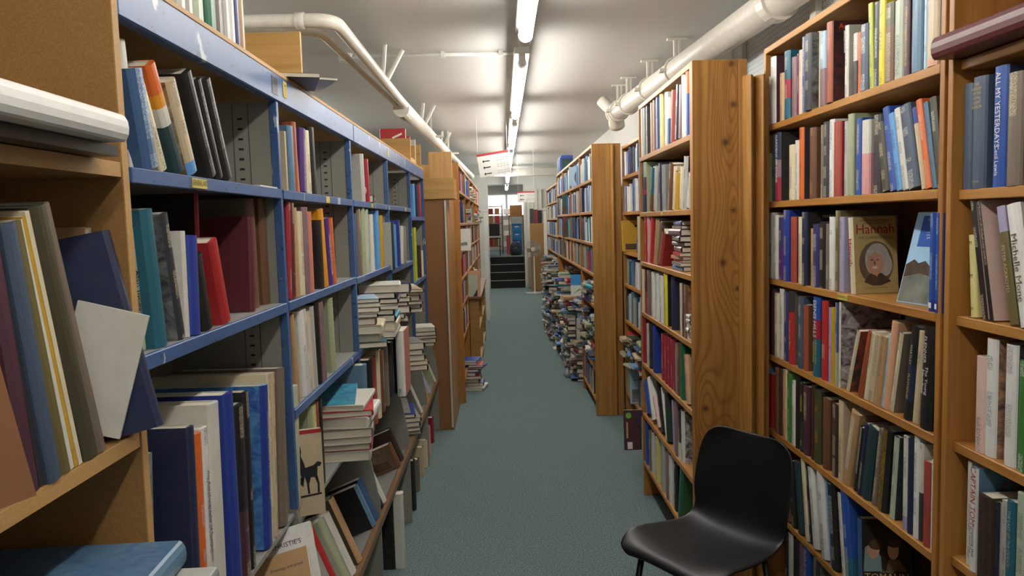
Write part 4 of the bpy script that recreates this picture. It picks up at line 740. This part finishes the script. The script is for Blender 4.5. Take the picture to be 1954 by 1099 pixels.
row(-.60, .79, 'L', "552 556 686 navy w=.26 n f=navy;557 560 672 dark_green n w=.26;561 564 660 cream n w=.26", 'rear of low shelf '+B_+'first bay', 'tall art books on the low shelf', jit=.001)
row(XB, 1.65, 'L', "548 551 250 beige dx=-6;553 561 239 steel_blue dx=-7 f=steel_blue n;562 568 232 rust dx=-7 n;568 571 300 amber dx=-5 n;572 582 242 purple dx=-3 i=lavender;584 592 248 cream dx=-7;594 602 242 black dx=-8 i=white", 'top shelf '+B_+'second bay', 'art books on the top shelf', wmax=.22, jit=.002)
row(XB, 1.355, 'L', "549 555 385 crimson dx=-4;555 562 386 maroon dx=-5;563 570 396 tan dx=-8 n;571 579 403 cream dx=-7;580 590 395 mauve dx=-8;591 597 404 salmon dx=-7 n;598 616 420 black dx=-7 n;617 624 401 amber dx=-12 n;626 634 419 purple dx=-10 i=white;635 640 417 orange dx=-9", 'second shelf '+B_+'second bay', 'art books on the second shelf', wmax=.2, jit=.002)
row(XB, 1.065, 'L', "567 572 602 tan dx=-14 n;573 587 598 white dx=-13 i=teal;588 594 594 off_white dx=-14 i=black;595 599 595 cream dx=-11;600 605 586 pale_grey dx=-10 n;607 613 579 black dx=-9 n;614 621 578 mauve dx=-9;623 639 576 sage dx=-9 n f=sage", 'third shelf '+B_+'second bay', 'art books on the third shelf', wmax=.22, jit=.002)
row(XB, 1.65, 'L', "688 695 292 pale_grey dx=-5 f=pale_grey n;697 704 302 crimson dx=-5 f=crimson n", 'top shelf '+B_+'third bay', 'books on the top shelf', wmax=.22, jit=.002)
G3 = 'books lying on the top shelf'
lay(-.66, 3.50, 1.65, .033, .17, .22, .15, 'pink', label='pink-spined book lying on top shelf of blue shelving, lower of two', group=G3); lay(-.68, 3.42, 1.683, .036, .17, .22, .1, 'beige', label='beige-spined book lying on top shelf of blue shelving, upper of two', group=G3)
lay(-.70, 4.12, 1.65, .03, .16, .2, .2, 'pale_yellow', label='small pale yellow book lying in fourth bay of blue shelving', group=G3)
row(XB, 1.35, 'L', "677 681 408 denim_blue n;682 689 399 taupe;690 697 398 sage n;698 704 400 pale_sage;705 713 409 off_white n;716 724 402 sky_blue n;726 731 411 mustard i=brown", 'second shelf '+B_+'third bay', 'books on the second shelf', wmax=.2, jit=.002)
row(XB+.012, 1.325, 'L', "747 752 424 dark_teal f=pale_grey n s=.0;753 756 428 sky_blue;757 763 420 royal_blue;764 769 431 off_white dx=-2;770 774 431 grey dx=-2", 'second shelf '+B_+'fourth bay', 'books on the second shelf', wmax=.2, jit=.002)
row(XB, 1.18, 'L', "790 795 434 lime n;797 803 469 dark_brown n;804 807 478 cream n", 'second shelf '+B_+'fifth bay', 'books on the second shelf', wmax=.2, jit=.002)
row(XB, 1.60, 'L', "783 791 349 sky_blue n;793 797 352 navy n;798 802 352 crimson", 'top shelf '+B_+'fifth bay', 'books on the top shelf', wmax=.2, jit=.002)
row(-.53, .74, 'L', "687 702 702 steel_blue n;706 713 685 black n;714 719 678 brick_red n;721 726 665 cream n;728 733 665 brown;735 741 660 taupe;743 751 655 charcoal i=white;752 757 645 black n", 'fourth shelf '+B_+'third bay', 'books on the fourth shelf', wmax=.22, jit=.003)
P = onY(758, 735, 3.62); add_book(.040, .2, onY(758, 632, 3.62).z-.7415, frame(Vector((P.x, 3.62, .7415)), Vector((1, 0, 0)), Vector((0, 1, 0)), Vector((0, 0, 1))), [(1, 'white')], 9e4, None, 'white book with its spine turned to the viewer in third bay', 'books on the fourth shelf', face='salmon', plain_=True, prints=[([(.2, .05), (.5, .05), (.5, .12), (.2, .12)], 'ink_slate', 'spine')])
stack(-.60, 3.16, 1.065, ['24 teal', '34 beige', '36 cream', '28 brown', '18 pale_grey', '22 off_white', '16 grey', '18 pale_blue'], 'near pile on third shelf, blue shelving', 'piles of books in the blue shelving', .2, .02, .17, .23)
stack(-.58, 3.48, 1.065, ['30 off_white', '36 beige', '30 turquoise', '24 dark_brown', '14 off_white', '10 sky_blue', '22 charcoal', '26 navy', '34 off_white'], 'second pile on third shelf, blue shelving', 'piles of books in the blue shelving', .15, .02, .18, .25)
stack(-.62, 4.1, 1.05, ['20 off_white', '24 cream', '36 mauve', '20 charcoal', '24 beige', '26 beige', '50 navy'], 'third pile on third shelf, blue shelving', 'piles of books in the blue shelving', .2, .02, .18, .24)
stack(-.58, 4.5, 1.05, ['20 off_white', '26 taupe', '18 grey', '36 beige', '16 pale_yellow', '18 peach', '14 cream'], 'fourth pile on third shelf, blue shelving', 'piles of books in the blue shelving', .25, .03, .17, .24)
stack(-.58, 5.2, .741, ['22 pale_yellow', '30 beige', '20 cream', '26 pink', '30 off_white'], 'pile in fifth bay, blue shelving', 'piles of books in the blue shelving', .2, .01, .17, .22)
row(-.575, 1.126, 'L', "790 795 590 salmon;796 800 590 off_white;801 805 592 rust", 'top of fifth pile, blue shelving', 'books on the third shelf', jit=.002) if 0 else None
stack(-.57, 4.35, .74, ['30 red', '24 tan', '34 pale_yellow', '30 off_white', '40 grey'], 'pile on fourth shelf, blue shelving', 'piles of books in the blue shelving', .3, .015, .18, .24)
stack(-.585, 2.72, .75, ['34 pale_grey', '26 crimson', '22 off_white', '32 taupe', '40 white', '22 red', '20 off_white'], 'pile below green book, second bay', 'pile below the third shelf', .1, .012, .19, .27)
cover_book((-.66, 2.58, .947), (-.52, 2.60, .947), (-.66, 2.80, .975), .014, 'blue', 'blue photo-covered book on the pile below the sage book', face='denim_blue', art='turquoise', plain_=True)
row(-.575, .75, 'L', "595 602 768 sage;603 608 766 pale_yellow;609 613 760 rust;614 619 756 black n", 'floor of second bay, '+'blue shelving', 'small books beside the pile', jit=.002, wmax=.16)
# face-out rider cover and the jumble on the sloping base shelf
HZ = onY(600, 996, 2.32)
A, B = onY(567, 992, 2.09), onY(623, 998, 2.12); z0 = .7515
rider = cover_book((A.x, 2.09, z0), (B.x, 2.12, z0), (A.x, 2.105, onY(570, 824, 2.1).z), .02, 'cream', 'beige book with black horse and rider, standing face out', face='beige', plain_=True,
 prints=[([(0, .955), (1, .955), (1, 1), (0, 1)], 'ink_red', 'front'),
  ([(.16, .80), (.24, .82), (.27, .76), (.25, .70), (.34, .62), (.38, .56), (.66, .58), (.82, .62), (.95, .60), (.9, .56), (.80, .56), (.78, .46), (.84, .36), (.83, .25), (.76, .25), (.77, .36), (.68, .44), (.55, .44), (.48, .36), (.50, .25), (.43, .25), (.40, .38), (.34, .46), (.24, .42), (.12, .44), (.10, .40), (.28, .34), (.22, .48), (.10, .56), (.12, .66), (.18, .72)], 'ink_black', 'front'),
  ([(.0, .235), (.9, .25), (.9, .23), (.0, .21)], 'ink_black', 'front')])
TRI = [([(.9, .80), (.15, .66), (.85, .48)], 'ink_slate', 'back'), ([(.9, .46), (.15, .32), (.85, .14)], 'ink_slate', 'back')]
CASTLE = [([(.05, .05), (.95, .05), (.95, .95), (.05, .95)], 'ink_dim', 'back'), ([(.1, .1), (.9, .1), (.9, .45), (.7, .5), (.62, .7), (.56, .92), (.5, .7), (.4, .45), (.15, .4)], 'ink_brown', 'back')]
bs = row(-.515, .403, 'L', """652 657 1000 red dx=-35 f=white n w=.24 bk;660 669 997 sage dx=-40 f=pale_sage n bk;671 677 985 off_white dx=-42 n bk;680 688 955 tan dx=-45 f=dark_olive n bk;706 715 930 steel_blue dx=-45 f=black n w=.24 bk;717 721 917 denim_blue dx=-44 f=navy n bk;724 730 902 black dx=-40 n bk;731 735 878 off_white dx=-42 n f=grey bk;757 763 860 brown dx=-34 f=brown n w=.25 bk;765 769 822 dark_brown dx=-38 n w=.2 bk;797 806 722 off_white dx=-26 f=grey n w=.2 bk;812 816 688 mustard dx=-22 f=charcoal a=sage n w=.2 bk;817 821 675 lavender dx=-22 n f=cream w=.18 bk;826 831 690 pale_sage dx=-16 n w=.2 f=sage bk;833 837 680 sage dx=-15 n bk;839 845 664 royal_blue dx=-15 f=cream n w=.2 bk""",
 'wooden-edged base shelf, blue shelving', 'books leaning on the base shelf', wmax=.22, jit=.002)
bs[0]['prints'] = TRI; bs[8]['prints'] = CASTLE
yv = Yat(772, -.53, .403)
stack(-.62, yv+.42, .402, ['24 grey', '20 taupe', '26 steel_blue', '26 grey', '22 royal_blue'], 'pile on base shelf past castle book', 'pile on the base shelf', .25, .012, .2, .27)
cover_book((-.735, yv+.30, .522), (-.535, yv+.34, .522), (-.72, yv+.58, .545), .012, 'royal_blue', 'book with blue border and grey photograph on the base shelf pile', face='grey', art='pale_grey', plain_=True)
# bottom left corner: catalogues lying open to view
cover_book(onY(515, 1135, 1.88), onY(612, 1105, 1.90), onY(478, 1027, 1.95), .014, 'white', 'white auction catalogue lying askew beneath the tall art books', plain_=True, texts=[("CHRISTIE'S", .72, .017, 'ink_black', 'front', 1, .45)])
cover_book(onY(495, 1172, 1.80), onY(600, 1138, 1.82), onY(465, 1078, 1.87), .02, 'cream', 'tan-covered book with cream edge below the white catalogue', face='tan', plain_=True, texts=[('Drawings and prints', .7, .010, 'ink_black', 'front', 1, .6)])
stack(-.66, 1.86, .402, ['40 grey', '36 navy', '30 taupe', '30 cream'], 'pile under the white catalogue', 'pile under the white catalogue', .2, .01, .17, .22)
stack(-.70, 1.75, .402, ['40 grey', '30 off_white', '36 navy'], 'pile in the bottom left corner', 'pile in the bottom left corner', .2, .02, .2, .28)
# books on the floor under the base shelf
row(-.485, .001, 'L', "737 756 976 black n s=.045;757 772 961 off_white n s=.013;776 784 905 denim_blue n s=.055;785 793 886 black n s=.035;795 800 880 taupe n s=.05;803 808 858 beige n s=.05;810 815 845 cream n s=.045;817 821 815 pink n s=.05;823 827 800 crimson n s=.055;829 833 792 black n s=.06", 'carpet below base shelf', 'books on the carpet under the base shelf', wmax=.16, jit=.004)
# ---------------------------------------------------------------- books: near chipboard shelves
GC = 'large books on the chipboard shelves'
lay(-.66, .85, 1.6555, .016, .26, .5, .02, 'black', label='black book pressed under the big white book on chipboard shelf', area=9e5, plain_=True, group=GC)
lay(-.64, .84, 1.672, .038, .27, .46, .03, 'white', label='big white book lying flat on upper chipboard shelf', area=9e5, plain_=True, hard=True, group=GC)
lay(-.66, .73, 1.711, .014, .2, .36, .0, 'charcoal', label='thin dark book lying on top of the big white book', area=9e5, plain_=True, group=GC)
row(-.56, 1.243, 'L', "50 74 470 plum dx=-80 n;76 90 450 charcoal dx=-84 n;92 116 430 slate_blue dx=-92 n;118 134 425 olive dx=-98 n;135 142 420 off_white dx=-98 n;143 149 415 mustard dx=-102 n;151 158 405 cream dx=-104 n;160 186 398 dark_olive dx=-108 n f=dark_olive;188 202 392 taupe dx=-112 n f=grey", 'leaning row on chipboard shelf', GC, wmax=.26, jit=.003)
cover_book(onY(214, 838, 1.13), onY(299, 815, 1.145), onY(108, 458, 1.13), .03, 'navy', 'worn navy cloth book leaning out from the chipboard shelf', plain_=True, flip=True, group=GC)
cover_book(onY(92, 812, 1.10), onY(228, 838, 1.115), onY(116, 566, 1.105), .005, 'off_white', 'thin white booklet leaning in front of the navy book', plain_=True, group=GC, hard=False)
cover_book(onY(-75, 1000, .66), onY(70, 945, .70), onY(-110, 660, .65), .025, 'rust', 'torn brown paper-covered book at the left edge of the photo', face='kraft', plain_=True, group=GC)
cover_book((-.86, 1.14, 1.46-.2), (-.62, 1.14, 1.46-.2), (-.86, 1.16, 1.56), .02, 'brown', 'brown cloth book leaning at rear of the chipboard shelf', face='tan', plain_=True, group=GC)
lay(-.64, .96, .951, .026, .24, .34, .05, 'taupe', label='taupe book at bottom of the low chipboard shelf pile', area=8e5, plain_=True, group=GC); lay(-.585, .99, .978, .028, .25, .30, .02, 'beige', label='cream-paged book under grey board on low chipboard shelf', area=8e5, plain_=True, group=GC)
lay(-.585, .985, 1.007, .028, .27, .33, .04, 'grey', label='pale grey hardback below the glossy blue book', area=9e5, plain_=True, hard=True, face='pale_grey', group=GC)
lay(-.635, .975, 1.036, .042, .27, .35, .05, 'steel_blue', label='glossy blue picture book on top of pile at bottom left', area=9e5, plain_=True, face='denim_blue', art='steel_blue', group=GC)
# ---------------------------------------------------------------- on top of the blue shelving
row(-.585, 1.9555, 'L', "338 352 -60 off_white n;354 366 -60 pale_grey n;368 386 -60 pale_sage n;388 410 -60 green n;412 424 -60 taupe n f=brown;426 438 -60 pale_grey n;440 448 -55 white n;450 458 -50 indigo n;460 467 -45 tan n", 'top of blue shelving', 'books standing on top of the blue shelving', wmax=.22, jit=.003)
r = thing('plywood_bookend', 'tall plywood board upright at end of books on the blue shelving', 'board', (-.74, 2.44, 1.956)); part(r, 'board', G().box(-.87, -.602, 2.43, 2.445, 1.9562, 2.147), 'ply_x', bevel=.001); part(r, 'base', G().box(-.87, -.602, 2.4455, 2.6, 1.9562, 1.968), 'ply_y')
lay(-.60, 2.24, 1.9555, .012, .17, .22, .3, 'taupe', label='thin dark pamphlet lying on top of blue shelving', plain_=True); lay(-.575, 2.33, 1.9675, .008, .15, .2, .5, 'off_white', label='white-edged booklet overhanging the top of blue shelving', plain_=True)
r = thing('plywood_crate', 'plywood crate of red books on top of the blue shelving', 'crate', (-.7, 5.4, 1.956))
part(r, 'end_board', G().box(-.83, -.60, 5.24, 5.255, 1.9562, 2.125), 'ply_x', bevel=.001); part(r, 'side_board', G().box(-.615, -.60, 5.2555, 5.5, 1.9562, 2.0), 'ply_y'); part(r, 'end_board', G().box(-.83, -.60, 5.5, 5.512, 1.9562, 2.1), 'ply_x')
cover_book((-.80, 5.275, 1.99), (-.635, 5.275, 1.99), (-.80, 5.28, 2.195), .04, 'red', 'red illustrated annual standing in the plywood crate', plain_=True, prints=[([(.45, .72), (.85, .86), (.87, .80), (.47, .66)], 'ink_white', 'front'), ([(.3, .6), (.42, .68), (.42, .58)], 'ink_yellow', 'front'), (E_(.48, .45, .1, .08), 'ink_yellow', 'front'), (E_(.7, .45, .05, .04), 'ink_yellow', 'front')])
cover_book((-.80, 5.34, 1.98), (-.615, 5.34, 1.98), (-.80, 5.345, 2.15), .03, 'off_white', 'second red annual behind the first in the plywood crate', face='red', plain_=True)
for k, (y, h) in enumerate(((5.55, .19), (5.6, .16))):
    solo('leaning_frame', G().box(-.74+.02*k, -.60+.03*k, y, y+.012, 1.9562, 1.9562+h).box(-.61+.03*k, -.60+.03*k, y-.003, y, 1.9562, 1.9562+h), 'ply_x' if k else 'white_paint', ('pale card' if not k else 'narrow wooden-edged frame')+' standing past the plywood crate', 'frame')
solo('paper_sheet', G().box(-.63, -.572, 1.86, 2.0, 1.6506, 1.654), 'paper', 'loose white paper lying at end of the blue top shelf', 'paper')
# ---------------------------------------------------------------- chair
CH = Vector((.655, 2.53, 0)); fd = Vector((-.84, -.54, 0)).normalized(); rt = Vector((.54, -.84, 0)).normalized()   # facing direction; picture-right side of the shell
chair = thing('plastic_chair', 'black moulded plastic chair beside the pine-ended bookcase', 'chair', CH)
prof = [(.225, .425), (.215, .443), (.19, .452), (.14, .449), (.08, .443), (.02, .438), (-.04, .435), (-.09, .436), (-.13, .445), (-.16, .468), (-.178, .505), (-.19, .55), (-.20, .60), (-.212, .65), (-.224, .70), (-.236, .75), (-.243, .775), (-.247, .785)]
halfw = [.150, .195, .218, .228, .228, .222, .212, .202, .198, .198, .200, .204, .207, .207, .203, .190, .165, .125]
g = G(); nu = 16
for (fx, z), hw in zip(prof, halfw):
    back = max(0, min(1, (z-.45)/.1)) if fx < -.1 else 0
    for j in range(nu+1):
        s = -1+2*j/nu; e = abs(s)**2.6
        p = CH+fd*(fx+back*.035*e)+rt*(s*hw); zz = z+(1-back)*(.022*e if fx < .18 else -.012*e)
        g.v.append((p.x, p.y, zz))
for i in range(len(prof)-1):
    for j in range(nu): a = i*(nu+1)+j; g.f.append((a, a+1, a+nu+2, a+nu+1)); g.mi.append(0)
sh = part(chair, 'seat_shell', g, 'black_plastic', smooth=True)
md = sh.modifiers.new('solid', 'SOLIDIFY'); md.thickness = .011; md.offset = -1; md = sh.modifiers.new('sub', 'SUBSURF'); md.levels = 1; md.render_levels = 1
for a in (.15, -.12):
    for s in (-.17, .17):
        top = CH+fd*a+rt*(s*.85)+Vector((0, 0, .424)); ft = CH+fd*(a*1.35)+rt*s*1.1+Vector((0, 0, .003))
        lg = part(chair, 'leg', G().tube([top, ft], .011, 10), 'black_metal', smooth=True); part(lg, 'foot_cap', G().tube([ft, ft+(top-ft)*.06], .0135, 10), 'black_plastic')
part(chair, 'seat_frame', G().tube([CH+fd*.15+rt*-.15+Vector((0, 0, .419)), CH+fd*.15+rt*.15+Vector((0, 0, .419))], .009, 8).tube([CH-fd*.12+rt*-.15+Vector((0, 0, .419)), CH-fd*.12+rt*.15+Vector((0, 0, .419))], .009, 8), 'black_metal')
# ---------------------------------------------------------------- far end of the aisle
fx, fy = .655, 16.6
fan = thing('pedestal_fan', 'grey pedestal fan with round wire guard beside the far steps', 'fan', (fx, fy, 0))
part(fan, 'base', G().box(fx-.2, fx+.2, fy-.02, fy+.02, .001, .03).box(fx-.02, fx+.02, fy-.2, fy+.2, .001, .03), 'white_plastic'); part(fan, 'pole', G().tube([(fx, fy, .03), (fx, fy, .8)], .014, 10), 'white_plastic')
g = G()
for R_ in (.06, .10, .14, .178): g.torus((fx-.02, fy-.10, .96), (-.35, -1, 0), R_, .004, 28, 5)
c = Vector((fx-.02, fy-.10, .96)); ax = Vector((-.35, -1, 0)).normalized(); e1 = ax.cross(Vector((0, 0, 1))).normalized(); e2 = ax.cross(e1)
for k in range(30): d = e1*math.cos(k*math.pi/15)+e2*math.sin(k*math.pi/15); g.tube([c+d*.03, c+d*.178], .0022, 4)
part(fan, 'guard', g, 'fan_grey'); part(fan, 'hub', G().tube([c+ax*.012, c-ax*.002], .045, 18), 'ink_cream')
for k in range(4):
    a0 = k*math.pi/2; q = [c-ax*.03+(e1*math.cos(a0+t)+e2*math.sin(a0+t))*r_-ax*(.02*t) for r_, t in ((.03, 0), (.16, -.1), (.165, .5), (.1, .75), (.03, .7))]
    g = G(); g.v = [tuple(p) for p in q]+[tuple(p-ax*.003) for p in q]; g.f = [tuple(range(5)), tuple(range(9, 4, -1))]+[(i, (i+1) % 5, 5+(i+1) % 5, 5+i) for i in range(5)]; g.mi = [0]*7; part(fan, 'blade', g, 'fan_grey')
part(fan, 'motor', G().tube([c-ax*.05, c-ax*.16], [.06, .045], 16), 'white_plastic')
solo('cupboard', G().box(.60, .92, 16.88, 17.15, .001, 1.4985).box(.595, .925, 16.875, 16.8795, .05, 1.45), 'chipboard', 'plain brown cupboard behind the pedestal fan', 'cupboard', bevel=.003)
solo('shelf_end', G().box(.76, .82, 14.25, 14.4, .001, 1.75).box(.74, .84, 14.23, 14.42, 1.75, 1.78), 'white_plastic', 'white shelf end at the close of the right-hand bookcases', 'shelf end')
for k in range(3):
    solo('box_file', G().box(.60+.09*k, .68+.09*k, 16.9, 17.1, 1.5, 1.82-.02*k), ('grey_dark', 'red_dark', 'black_metal')[k], ('dark grey', 'dark red', 'black')[k]+' box file on top of the brown board near fan', 'box file')
# upper floor
ZU = .7
for k in range(4):
    z = ZU+.001+.2*k; x0 = .24; r = thing('storage_crate', ('lowest', 'second', 'third', 'topmost')[k]+' bright blue plastic crate in the stack beyond the steps', 'crate', (.37, 20.4, z), 'blue crates beyond the steps')
    part(r, 'body', G().box(x0+.01, .5, 20.25, 20.6, z, z+.17), 'crate_blue' if k != 1 else 'crate_dark', bevel=.01); part(r, 'lid', G().box(x0, .51, 20.24, 20.61, z+.171, z+.198), 'crate_blue', bevel=.006)
    part(r, 'handle', G().box(.32, .42, 20.232, 20.239, z+.1, z+.13), 'glass_white')
solo('cardboard_box', G().box(.2, .52, 20.3, 20.7, 1.72, 1.98), 'card', 'brown cardboard box above the blue crates', 'box'); solo('crate_shelf', G().box(.16, .56, 20.2, 20.75, 1.68, 1.7195).box(.16, .19, 20.2, 20.75, .701, 1.68).box(.53, .56, 20.2, 20.75, .701, 1.68), 'honey_z', 'wooden rack around the stack of blue crates', 'rack')
r = thing('backpack', 'dark blue-grey rucksack on the floor before the blue crates', 'bag', (.3, 19.7, ZU)); g = G()
for i in range(8):
    for j in range(12): pass
part(r, 'body', G().tube([(.32, 19.75, ZU+.002), (.32, 19.75, ZU+.08), (.32, 19.75, ZU+.22), (.32, 19.75, ZU+.31), (.32, 19.75, ZU+.34)], [.13, .15, .145, .10, .05], 16), 'bag', smooth=True)
part(r, 'pocket', G().tube([(.31, 19.62, ZU+.03), (.31, 19.62, ZU+.16), (.31, 19.64, ZU+.19)], [.08, .085, .04], 12), 'grey_dark', smooth=True); part(r, 'strap', G().torus((.32, 19.72, ZU+.35), (0, 1, 0), .035, .008, 14, 6), 'black_metal')
solo('folded_panel', G().box(.09, .2, 20.3, 20.34, ZU+.001, ZU+.5), 'pink_panel', 'coral pink panel standing left of the rucksack', 'panel')
r = thing('plastic_chair', 'small black chair standing on the upper floor left of the steps', 'chair', (-.22, 19.6, ZU))
part(r, 'seat', G().box(-.42, -.06, 19.45, 19.8, ZU+.43, ZU+.46), 'black_plastic', bevel=.01); part(r, 'backrest', G().box(-.42, -.08, 19.8, 19.83, ZU+.5, ZU+.82), 'black_plastic', bevel=.02)
for x in (-.4, -.08):
    for y in (19.47, 19.78): part(r, 'leg', G().tube([(x, y, ZU+.43), (x, y, ZU+.002)], .012, 8), 'black_metal')
r = thing('magazine_rack', 'red and brown wooden rack behind the small black chair', 'rack', (-.2, 20.6, ZU))
for x in (-.42, -.02): part(r, 'side_panel', G().box(x, x+.025, 20.5, 20.75, ZU+.001, 2.0), 'red_dark')
for z in (.9, 1.2, 1.5, 1.75, 1.95): part(r, 'shelf', G().box(-.395, -.02, 20.5, 20.75, z, z+.02), 'honey_x')
for k, (x, z, m_) in enumerate(((-.38, .92, 'red_paint'), (-.25, .92, 'card'), (-.38, 1.22, 'grey_metal'), (-.22, 1.22, 'red_dark'), (-.37, 1.52, 'card'), (-.2, 1.52, 'red_paint'), (-.36, 1.77, 'red_dark'), (-.2, 1.77, 'card'))):
    solo('box_file', G().box(x, x+.12, 20.52, 20.7, z+.0005, z+.2 if z < 1.7 else z+.14), m_, ['red', 'brown', 'grey', 'dark red', 'brown', 'red', 'dark red', 'brown'][k]+' box file, '+('left' if k % 2 == 0 else 'right')+' of pair on '+('lowest', 'second', 'third', 'top')[k//2]+' rack shelf beyond steps', 'box file', 'box files beyond the steps')
r = thing('metal_rack', 'grey wire rack of papers in the room beyond the steps', 'rack', (.08, 21.6, ZU))
for x in (.0, .24):
    part(r, 'post', G().box(x, x+.015, 21.5, 21.515, ZU+.001, 1.9), 'grey_metal'); part(r, 'post', G().box(x, x+.015, 21.8, 21.815, ZU+.001, 1.9), 'grey_metal')
for z in (.85, 1.15, 1.45, 1.75): part(r, 'shelf', G().box(0, .255, 21.5, 21.82, z, z+.015), 'grey_metal'); part(r, 'paper_pile', G().box(.03, .22, 21.52, 21.8, z+.0155, z+.16), 'sage_paper' if 'sage_paper' in MATS else 'paper')
struct('window_1', G().box(-.6, .1, 23.58, 23.599, 1.75, 2.35), 'window_glow'); struct('window_2', G().box(.18, .8, 23.58, 23.599, 1.75, 2.35), 'window_glow')
finish_books(300)
